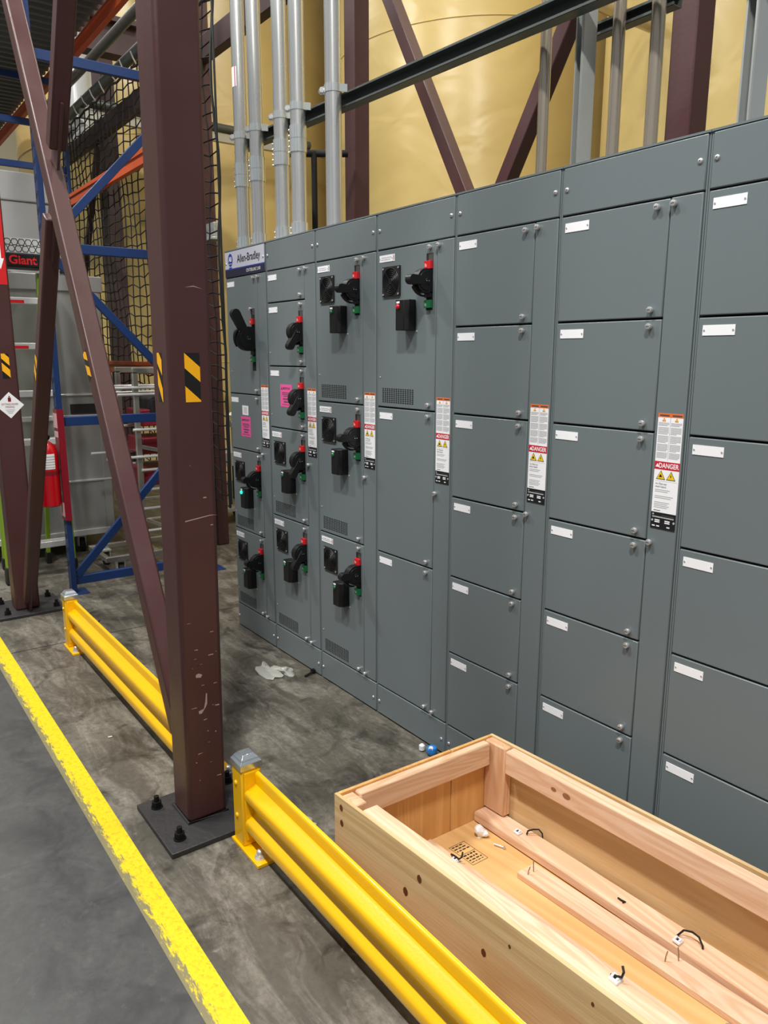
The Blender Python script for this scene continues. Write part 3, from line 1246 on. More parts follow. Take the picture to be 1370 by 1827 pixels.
hazard(far, far_east(-1.054, 1.548), .045, .155, [(.175, .05, .045), (.10, .05, .045)])
fe = far_east(-1.030, 1.382)
mb = MB()
d = .083
mb.add([fe(-d, 0, .001), fe(0, -d, .001), fe(d, 0, .001), fe(0, d, .001)], [(0, 1, 2, 3)], 0)
for u, v, wd, hh, mi in ((-.009, .022, .018, .026, 1), (-.004, .050, .008, .008, 1)):
    mb.add([fe(u, v, .0016), fe(u + wd, v, .0016), fe(u + wd, v + hh, .0016), fe(u, v + hh, .0016)], [(0, 1, 2, 3)], mi)
for k in range(3):
    hw = .027 - k * .007
    mb.add([fe(-hw, -.032 - k * .010, .0016), fe(hw, -.032 - k * .010, .0016), fe(hw, -.028 - k * .010, .0016), fe(-hw, -.028 - k * .010, .0016)],
           [(0, 1, 2, 3)], 2)
link('diamond_sticker', mb.mesh('diamond_sticker', ['label_white', 'sign_red', 'label_grey'], off=chain_loc(far)), far,
     label='white diamond sticker printed in dark red')
for s, v in (('EXTINGUISHER', .006), ('MISSING', -.012)):
    p = Vector(fe(0, v, .002)) - chain_loc(far)
    link('sticker_lettering', text_mesh(s, .0175, 'sign_red', squeeze=.82), far, p, EAST)
fe2 = far_east(-1.16, 2.12)
mb = MB()
mb.add([fe2(.02, 0, .001), fe2(.185, 0, .001), fe2(.185, .52, .001), fe2(.02, .52, .001)], [(0, 1, 2, 3)], 0)
mb.add([fe2(.155, .09, .0016), fe2(.178, .155, .0016), fe2(.163, .155, .0016), fe2(.163, .30, .0016), fe2(.147, .30, .0016), fe2(.147, .155, .0016),
        fe2(.132, .155, .0016)], [(0, 1, 2, 3, 4, 5, 6)], 1)
link('arrow_sign', mb.mesh('arrow_sign', ['flag_red', 'label_white'], off=chain_loc(far)), far, label='red sign with a white down arrow')

# cross braces between the two columns
YB = -1.037


def ax(z):
    return -1.15 - (z - 1.775) / 1.77


def bx_(z):
    return -1.96 + (z - 1.79) / 1.575


A = thing('cross_brace', (ax(.33), YB, .33), 'brown diagonal brace running unbroken up left from the near column base', 'brace', 'aisle cross braces')
mb = MB()
hss(mb, (ax(.305), YB, .305), (ax(4.4), YB, 4.4), .078)
part('tube', mb, 'brown_paint', A, .009, 2)
da = Vector((ax(1.) - ax(0.), 0, 1)).normalized()
na = Vector((-da.z, 0, da.x))


def on_a(z):
    c0 = Vector((ax(z), YB - .039, z))
    return lambda u, v, off: tuple(c0 + na * (u - .03) * -1 + da * v + Vector((0, -off, 0)))


hazard(A, on_a(1.60), .045, .13, [(.15, .04, .035), (.08, .045, .035)])
B = thing('cross_brace', (bx_(.1), YB, .05), 'dark brown brace leaning right from the far column base, split where braces cross', 'brace', 'aisle cross braces')
zc = 2.45
mb = MB()
hss(mb, (bx_(.10), YB, .10), (bx_(zc - .13), YB, zc - .13), .074)
part('lower_tube', mb, 'brown_paint', B, .008, 2)
mb = MB()
hss(mb, (bx_(zc + .13), YB, zc + .13), (bx_(4.4), YB, 4.4), .074)
part('upper_tube', mb, 'brown_paint', B, .008, 2)
for z0, z1 in ((zc - .30, zc - .065), (zc + .065, zc + .30)):
    mb = MB()
    mb.bar((bx_(z0), YB, z0), (bx_(z1), YB, z1), .105, .012, (0, 1, 0))
    part('splice_plate', mb, 'brown_paint', B, .002)
db = Vector((bx_(1.) - bx_(0.), 0, 1)).normalized()
nb = Vector((db.z, 0, -db.x))


def on_b(z):
    c0 = Vector((bx_(z), YB - .037, z))
    return lambda u, v, off: tuple(c0 + nb * (u - .025) + db * v + Vector((0, -off, 0)))


hazard(B, on_b(1.56), .045, .15, [(.175, .05, .04), (.10, .05, .04)])
mb = MB()
mb.bar((-3.07, YB, .03), (-2.93, YB, .30), .10, .012, (0, 1, 0))
part('gusset', mb, 'brown_paint', B)

# ================================================================== YELLOW GUARD RAILS
PROF = [(.0, .028), (-.004, .034), (-.012, .045), (-.034, .066), (-.039, .074), (-.041, .082), (-.041, .104), (-.039, .111), (-.034, .117),
        (-.014, .128), (-.010, .134), (-.010, .150), (-.014, .160), (-.034, .184), (-.039, .191), (-.041, .198), (-.041, .215), (-.039, .222),
        (-.034, .227), (-.006, .238), (0, .243), (0, .278), (.002, .284), (.006, .287), (.013, .288)]


def rail_beam(root, x0, x1, yb):
    t = .004
    n = len(PROF)
    nrm = []
    for i in range(n):
        a, b_ = PROF[max(i - 1, 0)], PROF[min(i + 1, n - 1)]
        d_ = Vector((b_[0] - a[0], b_[1] - a[1])).normalized()
        nrm.append((d_.y * t, -d_.x * t))
    poly = [(yb + p[0], p[1]) for p in PROF] + [(yb + PROF[i][0] + nrm[i][0], PROF[i][1] + nrm[i][1]) for i in range(n - 1, -1, -1)]
    mb = MB()
    vs_, fs = [], []
    m = len(poly)
    for x in (x0, x1):
        vs_ += [(x, a, b_) for a, b_ in poly]
    fs = [(k, (k + 1) % m, m + (k + 1) % m, m + k) for k in range(m)]
    for k in range(n - 1):
        fs.append((k, m - 1 - k, m - 2 - k, k + 1))
        fs.append((m + k, m + k + 1, m + m - 2 - k, m + m - 1 - k))
    mb.add(vs_, fs)
    part('beam', mb, 'rail_yellow', root)


def rail_post(root, x0, yf, plate):
    s = .075
    mb = MB()
    mb.box(x0, x0 + s, yf, yf + s, .012, .305)
    p = part('post', mb, 'rail_yellow', root, .005)
    cx, cy = x0 + s / 2, yf + s / 2
    mb = MB()

    def ring(h, z):
        return [(cx - h, cy - h, z), (cx + h, cy - h, z), (cx + h, cy + h, z), (cx - h, cy + h, z)]
    lv = [ring(.041, .300), ring(.041, .322), ring(.034, .330), ring(.032, .335), ring(.020, .348)]
    vs_ = [q for r_ in lv for q in r_]
    fs = [(3, 2, 1, 0), (16, 17, 18, 19)]
    for k in range(4):
        for j in range(4):
            fs.append((k * 4 + j, k * 4 + (j + 1) % 4, k * 4 + 4 + (j + 1) % 4, k * 4 + 4 + j))
    mb.add(vs_, fs)
    part('post_cap', mb, 'cap_steel', root, .0007, 1)
    mb = MB()
    mb.box(plate[0], plate[1], yf - .008, yf + .20, 0, .012)
    bp_ = part('base_plate', mb, 'rail_yellow', root, .0015)
    for bx, by in ((plate[2], yf + .020), (plate[2], yf + .175)):
        mb = MB()
        mb.cyl((bx, by, .012), (bx, by, .016), .020, n=20)
        mb.cyl((bx, by, .016), (bx, by, .026), .015, n=6)
        mb.lathe([(.0125, .026), (.0125, .036), (.009, .041), (.003, .043)], (bx, by, 0), n=14)
        part('anchor_nut', mb, 'steel_bolt', bp_)
    for z in (.115, .24):
        mb = MB()
        mb.lathe([(.009, 0), (.008, .004), (.004, .006)], (x0 + .030, yf, z), (0, -1, 0), 12)
        part('bolt_head', mb, 'rail_yellow', p)


g1 = thing('guard_rail', (.9, -.95, 0), 'yellow guard rail in the foreground beside the wooden crate', 'guard rail', 'yellow guard rails')
rail_post(g1, -.008, -.985, (-.016, .188, .150))
rail_beam(g1, .068, 2.9, -.936)
mb = MB()
mb.box(.066, .0735, -.976, -.915, .035, .292)
part('end_plate', mb, 'rail_yellow', g1, .003)
g2 = thing('guard_rail', (-1.35, -.95, 0), 'yellow guard rail behind the near brown column toward the far column', 'guard rail', 'yellow guard rails')
rail_post(g2, -2.30, -.997, (-2.308, -2.103, -2.14))
rail_beam(g2, -2.226, -.50, -.948)
rail_post(g2, -.50, -.995, (-.54, -.380, -.415))
mb = MB()
mb.box(-2.228, -2.2205, -.988, -.927, .035, .292)
part('end_plate', mb, 'rail_yellow', g2, .003)

# ================================================================== WOODEN CRATE
NLx, NLy = .496, -.88
E1 = (math.cos(R(3.35)), math.sin(R(3.35)))
E2 = (.0185, .9998)


def cw(a, b_, z):
    return (NLx + E1[0] * a + E2[0] * b_, NLy + E1[1] * a + E2[1] * b_, z)


crate = thing('wooden_crate', cw(1.0, .32, 0), 'open pine and plywood crate lying between the yellow rail and the grey cabinets', 'crate')
CLEN, CWID = 2.05, .648


def board(name, a0, a1, b0, b1, z0, z1, m, bev=.004, parent=None, kx=0.):
    mb = MB()
    mb.box(a0, a1, b0, b1, z0, z1)
    if kx:
        mb.map(lambda a, b_, z: (a, b_ + kx * (a - a0), z))
    return part(name, mb.map(cw), m, parent or crate, bev, 1)


near = board('plywood_panel', 0, CLEN, 0, .012, .015, .40, 'ply_a', .0015)
board('plywood_panel', 0, CLEN, CWID - .012, CWID, .015, .40, 'ply_a', .0015)
board('plywood_panel', 0, .012, .0125, .452, .015, .40, 'ply_c', .0015)
board('plywood_panel', 0, .012, .455, CWID - .0125, .015, .40, 'ply_c', .0015)
board('plywood_panel', CLEN - .012, CLEN, .0125, CWID - .0125, .015, .40, 'ply_c', .0015)
fl = board('floor_panel', .0125, CLEN - .0125, .0125, CWID - .0125, .085, .10, 'ply_floor', .001)
for b0 in (.03, .28, .53):
    board('skid', .02, CLEN - .02, b0, b0 + .09, 0, .084, 'pine_a')
board('top_rail', .0125, .045, .062, .598, .312, .397, 'pine_b', .006)
board('top_rail', .118, CLEN - .02, .0125, .068, .362, .399, 'pine_a', .006)
board('top_rail', .112, CLEN - .02, .593, .6355, .312, .398, 'pine_a', .006, kx=-.012)
board('corner_post', .0125, .106, .602, .6355, .141, .397, 'pine_c', .005)
board('corner_post', .013, .085, .0125, .058, .101, .393, 'pine_c', .005)
board('runner', .013, CLEN - .02, .555, .6345, .1005, .139, 'pine_a', .007, kx=-.03)
board('runner', .047, CLEN - .02, .245, .338, .1005, .139, 'pine_a', .006)
# knots and nail holes on the near panel, stamp on the floor panel
for a, z, s in ((.036, .368, .010), (.038, .318, .010), (.385, .333, .011), (.33, .262, .012), (.62, .268, .010), (1.02, .352, .013), (1.02, .292, .014),
                (.93, .356, .005), (.70, .34, .005), (1.3, .30, .011)):
    mb = MB()
    mb.add([cw(a + s * .8 * math.cos(R(30 * k)), -.0006, z + s * math.sin(R(30 * k)) * (1 + .2 * (k % 2))) for k in range(12)], [tuple(range(12))])
    link('knot', mb.mesh('knot', 'knot', off=chain_loc(crate)), near)
rng = random.Random(5)
for a, b_, s in ((.37, .60, .010), (.32, .607, .007), (1.25, .59, .008)):
    mb = MB()
    fb = .5925 - .012 * (a - .112)
    mb.add([cw(a + s * 1.5 * math.cos(R(30 * k)), fb, .355 + s * math.sin(R(30 * k))) for k in range(12)], [tuple(range(12))])
    link('knot', mb.mesh('knot', 'knot_light', off=chain_loc(crate)), crate)
mb = MB()


def fl_rect(a0, a1, b0, b1):
    mb.add([cw(a0, b0, .1006), cw(a1, b0, .1006), cw(a1, b1, .1006), cw(a0, b1, .1006)], [(0, 1, 2, 3)])


A0, A1, B0, B1 = .082, .192, .383, .447
for a in (A0, A0 + .052, A1):
    fl_rect(a, a + .0016, B0, B1)
for b_ in (B0, B1):
    fl_rect(A0, A1, b_, b_ + .0016)
for k, (a0, a1) in enumerate(((.088, .096), (.1, .108), (.112, .12), (.14, .15), (.154, .164), (.168, .176), (.18, .186))):
    b_ = B0 + .006
    while b_ < B1 - .012:
        ln = rng.uniform(.006, .014)
        fl_rect(a0, a1 - .003, b_, min(b_ + ln, B1 - .004))
        b_ += ln + .004
link('ink_stamp', mb.mesh('ink_stamp', 'ink', off=chain_loc(crate)), fl, label='small black ink stamp')

# loose plank lying in the crate with bent nails
pk = thing('loose_plank', cw(1.1, .48, .1), 'narrow loose pine plank with bent nails lying on the crate floor', 'plank')
mb = MB()
mb.box(.316, CLEN - .06, .446, .521, .1005, .121)
mb.map(lambda a, b_, z: (a, b_ + (a - .316) * -.004, z))
part('plank', mb.map(cw), 'pine_a', pk, .0015, 1)
for a, b_, h, dx in ((.345, .462, .030, .006), (.345, .487, .034, -.004), (.80, .475, .034, .004), (.82, .505, .038, -.006), (1.25, .48, .03, .004)):
    mb = MB()
    mb.tube([cw(a, b_, .120), cw(a + dx * .3, b_, .120 + h * .5), cw(a + dx, b_ + .002, .120 + h)], .0016, 6)
    part('bent_nail', mb, 'wire', pk)


def cable_tie(name, base, pts, label):
    """white saddle block with a cut black tie standing out of it"""
    t = thing(name, base, label, 'cable tie', 'cut cable ties in the crate')
    x, y, z = base
    mb = MB()
    mb.box(x - .011, x + .011, y - .011, y + .011, z, z + .007)
    mb.box(x - .009, x - .004, y - .007, y + .007, z + .007, z + .012)
    mb.box(x + .004, x + .009, y - .007, y + .007, z + .007, z + .012)
    part('saddle', mb, 'white_plastic', t, .001, 1)
    mb = MB()
    mb.box(x - .0035, x + .0035, y - .0045, y + .0045, z + .007, z + .0078)
    mb.tube([(x + a * 1.25, y + b_ * 1.25, z + c * 1.2) for a, b_, c in pts], .0028, 6)
    part('tie', mb, 'black_matte', t)


cable_tie('cable_tie', cw(.184, .318, .139), [(-.022, .004, .004), (-.012, .0, .010), (0, 0, .012), (.012, 0, .012), (.018, .004, .02), (.014, .01, .03)],
          'white clip with curled black tie on the middle crate runner')
cable_tie('cable_tie', cw(.196, .578, .1395), [(.02, .012, .003), (.022, .014, .014), (.030, .026, .018), (.04, .036, .019), (.05, .038, .012), (.054, .036, .002)],
          'white clip and arched black tie on the far runner nearest the corner')
cable_tie('cable_tie', cw(.790, .545, .1395), [(-.01, .012, .002), (0, .02, .020), (.016, .028, .022), (.03, .030, .018), (.042, .026, .006), (.044, .024, .001)],
          'white clip and arched black tie halfway along the far runner')
cable_tie('cable_tie', cw(.945, .050, .399), [(-.010, 0, .004), (.002, 0, .010), (.010, .002, .013), (.012, .004, .024), (.006, .008, .030)],
          'white clip with stubby black tie on the near top rail')
mb = MB()
x, y, z = cw(.60, .565, .139)
mb.tube([(x - .012, y, z + .002), (x, y - .002, z + .0035), (x + .012, y + .002, z + .003), (x + .008, y - .006, z + .002)], .0028, 6)
solo('tie_stub', mb, 'black_matte', (x, y, z), 'short black tie end lying by the knot on the far runner', 'cable tie')
mb = MB()
x, y, z = cw(.178, .517, .1005)
d2 = Vector((E1[0] * .8 + E2[0] * .3, E1[1] * .8 + E2[1] * .3, 0)).normalized()
p0 = Vector((x, y, z + .0056))
mb.cyl(p0 - d2 * .022, p0 + d2 * .012, .0036, n=10)
mb.cyl(p0 + d2 * .012, p0 + d2 * .017, .0065, n=6)
solo('loose_bolt', mb, 'steel_bolt', (x, y, z), 'small silver bolt lying on the crate floor', 'bolt')
rng = random.Random(11)


def crumple(name, c, sx, sy, sz, m, label, cat, seed, rough=.35):
    bm = bmesh.new()
    bmesh.ops.create_icosphere(bm, subdivisions=3, radius=1)
    rg = random.Random(seed)
    dirs = [(Vector((rg.gauss(0, 1), rg.gauss(0, 1), rg.gauss(0, 1))).normalized(), rg.uniform(-rough, rough)) for _ in range(26)]
    for v in bm.verts:
        n_ = v.co.normalized()
        f = 1.
        for d_, a_ in dirs:
            f += a_ * max(0, n_.dot(d_) - .62) * 2.2
        v.co = n_ * max(.35, f)
        v.co = Vector((v.co.x * sx, v.co.y * sy, max(-.3, v.co.z) * sz + .3 * sz))
    me = bpy.data.meshes.new(name)
    bm.to_mesh(me)
    bm.free()
    me.materials.append(M[m])
    return link(name, me, None, c, label=label, cat=cat)


crumple('paper_scrap', cw(.095, .52, .1005), .017, .019, .017, 'white_plastic', 'crumpled white paper scrap on the crate floor by the corner', 'scrap', 2, .7)
mb = MB()
x, y, z = cw(1.02, .395, .1005)
mb.lathe([(.011, 0), (.016, .004), (.016, .03), (.012, .036), (.004, .037)], (x, y, z), (0, 0, 1), 20)
solo('socket_fitting', mb, 'steel_bolt', (x, y, z), 'small silver fitting beside the loose plank at the bottom edge', 'fitting')

# ================================================================== LITTER ON THE FLOOR
crumple('plastic_film', (-1.20, -.13, .0), .045, .03, .022, 'clear_film', 'crumpled clear plastic film standing up on the floor by the cabinets', 'plastic', 5, .9)
crumple('plastic_film', (-1.31, -.19, .0), .11, .035, .012, 'clear_film', 'flattened strip of clear plastic film on the floor by the cabinets', 'plastic', 8, .9)
t = thing('black_fastener', (-1.07, -.05, 0), 'black plastic fastener lying at the foot of the grey cabinets', 'fastener')
mb = MB()
mb.cyl((-1.065, -.075, .008), (-1.085, -.012, .012), .006, n=10)
part('stem', mb, 'black_plastic', t)
mb = MB()
mb.cyl((-1.083, -.018, .014), (-1.087, -.008, .015), .0145, n=16)
part('head', mb, 'black_plastic', t)
t = thing('earplug_container', (-.055, -.045, 0), 'blue and white plastic piece on the floor between crate and cabinets', 'plastic piece')
mb = MB()
mb.lathe([(.012, 0), (.021, .008), (.024, .022), (.021, .036), (.012, .042)], (-.045, -.040, 0), n=20)
part('blue_body', mb, 'blue_plastic', t)
mb = MB()
mb.lathe([(.004, 0), (.012, .003), (.014, .012), (.010, .020)], (-.045, -.040, .028), (.45, -.75, .25), n=16)
part('white_tip', mb, 'white_plastic', t)
mb = MB()
mb.lathe([(.006, 0), (.013, .006), (.013, .026), (.006, .032)], (-.098, -.052, 0), n=16)
part('white_plug', mb, 'white_plastic', t)
for k, (x, y, ln, an, lab) in enumerate(((-2.02, -.86, .06, 20, 'thin white splinter on the floor beside the far yellow post'),
                                         (-1.02, -1.12, .018, 70, 'tiny white chip on the floor left of the near column'),
                                         (-2.60, -.72, .05, -30, 'small dark scrap on the floor behind the far yellow rail'))):
    mb = MB()
    c_, s_ = math.cos(R(an)), math.sin(R(an))
    mb.bar((x - c_ * ln / 2, y - s_ * ln / 2, .003), (x + c_ * ln / 2, y + s_ * ln / 2, .004), ln * .22, .004, (0, 0, 1))
    solo('floor_chip', mb, 'black_matte' if k == 2 else 'white_plastic', (x, y, 0), lab, 'chip', .0008)
# anchor scar in the slab behind the near post
mb = MB()
ox, oy = .055, -.735
pts = [(ox + .055 * math.cos(R(20 * k)) * (1 + .2 * math.sin(3.1 * k)), oy + .035 * math.sin(R(20 * k)) * (1 + .25 * math.cos(2.3 * k)), .0009) for k in range(18)]
mb.add(pts, [tuple(range(18))])
for q in ((ox - .03, oy + .006), (ox + .035, oy - .006)):
    mb.cyl((q[0], q[1], .0005), (q[0], q[1], .0014), .006, n=10, mi=1)
link('floor_patch', mb.mesh('floor_patch', ['floor_scar', 'gap_black']), floor, label='pale patch with two old anchor holes')

# ================================================================== PALLET RACK
rack = thing('pallet_rack', (-5.0, -.15, 0), 'blue and orange pallet rack behind the aisle columns', 'rack')


def rack_post(x0, y0):
    mb = MB()
    mb.box(x0, x0 + .085, y0, y0 + .036, .006, 5.4)
    p = part('upright_post', mb, 'blue_paint', rack, .004)
    mb = MB()
    z = .2
    while z < 5.2:
        mb.box(x0 + .018, x0 + .034, y0 - .001, y0 + .002, z, z + .035)
        mb.box(x0 + .052, x0 + .068, y0 - .001, y0 + .002, z + .01, z + .045)
        z += .1
    link('slot_holes', mb.mesh('slot_holes', 'gap_black', off=chain_loc(rack)), p, kind='stuff')
    mb = MB()
    mb.box(x0 - .03, x0 + .13, y0 - .05, y0 + .11, 0, .006)
    part('foot_plate', mb, 'blue_paint', p)


for fx in (-3.39, -6.70):
    rack_post(fx, -.70)
    rack_post(fx, .365)
    xm = fx + .042
    for z in ((.09, 1.24, 2.40, 3.57, 4.7) if fx > -5 else (1.24, 2.4, 3.60, 4.02, 4.44)):
        mb = MB()
        mb.box(xm - .02, xm + .02, -.664, .365, z - .032, z + .032)
        part('frame_tie', mb, 'blue_paint', rack, .004)
    for z0, z1 in ((.12, 1.20), (2.36, 1.28), (2.44, 3.53)):
        mb = MB()
        mb.bar((xm + .005, -.655, z0), (xm + .005, .36, z1), .055, .034, (1, 0, 0))
        part('frame_diagonal', mb, 'blue_paint', rack, .004)
for z, x0 in ((4.60, -12), (3.30, -6.615), (1.58, -6.615)):
    mb = MB()
    for xa, xb in (((-6.615, -3.39), (-11, -6.70)) if x0 < -8 else ((-6.615, -3.39),)):
        mb.box(xa, xb, .375, .425, z - .055, z + .055)
        mb.box(xa, xb, .36, .378, z + .02, z + .055)
    part('beam', mb, 'orange_paint', rack, .003)
mb = MB()
x = -11.
k = 0
poly = []
while x < -4.6:
    poly += [(x, 4.67), (x + .05, 4.67), (x + .07, 4.715), (x + .12, 4.715)]
    x += .14
vs_, fs = [], []
for yy in (-.7, .37):
    vs_ += [(a, yy, b_) for a, b_ in poly]
n_ = len(poly)
for k in range(n_ - 1):
    fs.append((k, k + 1, n_ + k + 1, n_ + k))
mb.add(vs_, fs)
part('ribbed_deck', mb, 'deck_grey', rack)

# ------------------------------------------------------------------ safety net on the back of the rack
net = thing('safety_net', (-5.2, .5, 0), 'black safety net hanging behind the pallet rack', 'net')
mb = MB()
rng = random.Random(21)
X0, X1, Z0, Z1 = -8.0, -3.18, .55, 4.14
nx, nz = 32, 40


def npt(i, j):
    return (X0 + (X1 - X0) * i / nx + rng.uniform(-.008, .008) + .015 * math.sin(j * .5), .50 + .012 * math.sin(i * .9 + j * .4),
            Z0 + (Z1 - Z0) * j / nz - .030 * (1 - (2 * ((i % 6) / 6) - 1) ** 2) + rng.uniform(-.008, .008) + (.011 if (i + j) % 2 else -.011))


grid = [[npt(i, j) for j in range(nz + 1)] for i in range(nx + 1)]
for i in range(nx + 1):
    mb.tube(grid[i], .006, 4)
for j in range(nz + 1):
    mb.tube([grid[i][j] for i in range(nx + 1)], .006, 4)
part('mesh_cords', mb, 'net_black', net)
mb = MB()
mb.tube([grid[nx][j] for j in range(nz + 1)], .011, 6)
mb.tube([(X1 + .02, .5, z) for z in (.55, 2, 4.9)], .009, 6)
mb.tube([grid[i][nz] for i in range(nx + 1)], .011, 6)
part('border_rope', mb, 'rope_black', net)
mb = MB()
for i in range(0, nx + 1, 2):
    p = grid[i][nz]
    mb.tube([(p[0], p[1], p[2]), (p[0], .46, p[2] + .05), (p[0], .44, p[2] + .10)], .006, 6)
part('hanger_hooks', mb, 'steel_bolt', net, kind='stuff')

# ================================================================== STEEL BEYOND THE NET
mb = MB()
mb.box(-7.40, -7.10, .92, 1.08, 0, 6.4)
solo('steel_column', mb, 'brown_dark', (-7.25, 1.0, 0), 'wide dark column standing behind the black net', 'column', .006, 'brown columns behind the cabinets')
mb = MB()
mb.bar((-7.05, .84, 4.0), (-8.15, .84, 2.4), .06, .06, (0, 1, 0))
solo('diagonal_brace', mb, 'brown_dark', (-8.15, .84, 2.4), 'thin dark brace leaning against the wide column behind the net', 'brace')
mb = MB()
mb.box(-6.5, -6.3, .55, 1.12, 4.72, 4.77)
mb.box(-6.41, -6.39, .55, 1.12, 4.77, 5.03)
mb.box(-6.5, -6.3, .55, 1.12, 5.03, 5.08)
solo('steel_beam', mb, 'brown_dark', (-6.4, .85, 4.72), 'deep dark I beam high up left of the near column', 'beam')
for z, r, lab in ((4.31, .05, 'lower silver pipe above the net beyond the rack'), (4.60, .045, 'upper silver pipe above the net beyond the rack')):
    mb = MB()
    mb.cyl((-8.6, .60 if r > .047 else .58, z), (-4.2, .60 if r > .047 else .58, z), r, n=16)
    solo('process_pipe', mb, 'strut_dark', (-6.7, .58, z), lab, 'pipe', group='silver pipes above the net')
t = thing('white_vessel', (-8.0, .92, 4.18), 'white round vessel hanging above the net beside the leaning brace', 'vessel')
mb = MB()
mb.lathe([(.2, 4.30), (.24, 4.34), (.24, 5.6), (.2, 5.64)], (-8.0, .92, 0), n=28)
part('shell', mb, 'white_tank', t)
mb = MB()
mb.lathe([(.10, 0), (.15, .05), (.15, .62), (.1, .66)], (-8.2, .92, 4.18), (1, 0, 0), 20)
part('outlet', mb, 'white_tank', t)
mb = MB()
mb.box(-4.03, -3.72, .70, .745, 2.62, 2.74)
mb.box(-4.03, -3.68, .66, .75, 2.60, 2.62)
solo('junction_box', mb, 'strut_galv', (-3.9, .72, 2.6), 'pale grey box fixed beside the netted column above the sign cabinet', 'box', .003)


# ------------------------------------------------------------------ aluminium containers, ladder, stainless rack, carts
def caster(root, x, y, r=.055):
    mb = MB()
    mb.box(x - .04, x + .04, y - .035, y + .035, 2 * r + .02, 2 * r + .03)
    for s in (-1, 1):
        mb.box(x - .025, x + .025, y + s * .028 - .003, y + s * .028 + .003, r - .01, 2 * r + .02)
    c = part('caster_fork', mb, 'alu_bright', root)
    mb = MB()
    mb.cyl((x, y - .02, r), (x, y + .02, r), r, n=20)
    part('caster_wheel', mb, 'rubber', c)


ct = thing('aluminium_container', (-4.95, -.6, 0), 'tall ribbed aluminium container on casters behind the fire extinguisher', 'container', 'aluminium containers')
mb = MB()
mb.box(-5.45, -4.46, -1.15, -.02, .18, 2.28)
part('body', mb, 'aluminium', ct, .01)
mb = MB()
mb.box(-5.46, -4.44, -1.17, .0, 2.20, 2.33)
part('lid', mb, 'aluminium', ct, .008)
for z0, z1 in ((1.36, 1.375), (1.16, 1.20), (.63, .645), (.16, .21)):
    mb = MB()
    mb.box(-4.46, -4.44, -1.16, -.01, z0, z1)
    part('rib', mb, 'alu_bright', ct, .003)
mb = MB()
mb.box(-4.46, -4.445, -.10, -.03, .21, 2.2)
part('corner_post', mb, 'aluminium', ct, .005)
for y_ in (-.75, -.28, -1.02):
    mb = MB()
    mb.box(-4.5, -4.438, y_ - .06, y_ + .06, 2.33, 2.37)
    mb.box(-4.437, -4.435, y_ - .05, y_ + .03, 2.335, 2.36, 1)
    part('lid_latch', mb, ['alu_bright', 'gap_black'], ct)
mb = MB()
mb.box(-4.45, -4.437, -.33, -.08, 1.21, 1.29)
part('handle_recess', mb, 'black_matte', ct)
for q in ((-4.55, -.30), (-4.55, -1.0), (-5.3, -.30), (-5.3, -1.0)):
    caster(ct, q[0], q[1], .06)
c2 = thing('aluminium_container', (-5.9, -.6, 0), 'taller aluminium container behind, seen above the ladder top', 'container', 'aluminium containers')
mb = MB()
mb.box(-6.3, -5.55, -1.0, .0, .06, 3.05)
part('body', mb, 'aluminium', c2, .01)
mb = MB()
mb.box(-6.32, -5.53, -1.02, .02, 3.05, 3.30)
part('lid', mb, 'aluminium', c2, .01)
mb = MB()
for yy in (-.9, -.1):
    mb.box(-6.2, -5.6, yy - .05, yy + .05, 0, .06)
part('runner', mb, 'rubber', c2)

ld = thing('step_ladder', (-3.95, -.79, 0), 'green step ladder with aluminium treads and black red-lettered cap', 'ladder')


def lad(z, s):
    """point on the front rail at height z, s = -1/+1 side"""
    t_ = z / 2.35
    return (-3.83 - .25 * t_, (-.55 + .03 * t_) if s > 0 else (-1.02 + .08 * t_), z)


for s in (-1, 1):
    mb = MB()
    mb.bar(lad(.05, s), lad(2.34, s), .03, .065, (1, 0, 0))
    rl = part('rail', mb, 'ladder_green', ld, .004)
    mb = MB()
    mb.bar(lad(0.004, s), lad(.13, s), .045, .085, (1, 0, 0))
    part('foot', mb, 'rubber', rl, .006)
    mb = MB()
    ya, yt = (-.635, -.56) if s > 0 else (-.965, -.935)
    mb.bar((-4.30, ya, .05), (-4.14, yt, 2.30), .028, .05, (1, 0, 0))
    rl = part('rear_leg', mb, 'ladder_green', ld, .004)
    mb = MB()
    mb.bar((-4.305, ya, .004), (-4.297, ya, .10), .04, .06, (1, 0, 0))
    part('foot', mb, 'rubber', rl, .006)
for z in (.28, .64, 1.06, 1.42, 1.77, 2.10):
    a, b_ = lad(z, -1), lad(z, 1)
    mb = MB()
    mb.box(a[0] - .05, a[0] + .045, a[1], b_[1], z - .035, z + .012)
    st = part('tread', mb, 'alu_bright', ld, .004)
    if z > 1.7:
        mb = MB()
        mb.box(a[0] + .0455, a[0] + .047, a[1] + .03, b_[1] - .18, z - .03, z - .008)
        part('tread_sticker', mb, 'flag_red', st)
mb = MB()
mb.box(-4.22, -4.02, -1.02, -.535, 2.325, 2.428)
part('top_cap', mb, 'black_plastic', ld, .01)
link('cap_lettering', text_mesh('Little Giant', .086, 'flag_red', bold=.002), ld, Vector((-4.0185, -.785, 2.375)) - chain_loc(ld), EAST)
mb = MB()
mb.box(-4.2, -4.035, -1.01, -.545, 2.428, 2.535)
for i in range(10):
    for j in range(2):
        y_ = -.985 + i * .047 + (j % 2) * .0235
        mb.torus((-4.035, y_, 2.457 + j * .047), (1, 0, 0), .024, .003, 6, 4, 1)
part('tool_tray', mb, ['alu_bright', 'gap_black'], ld)

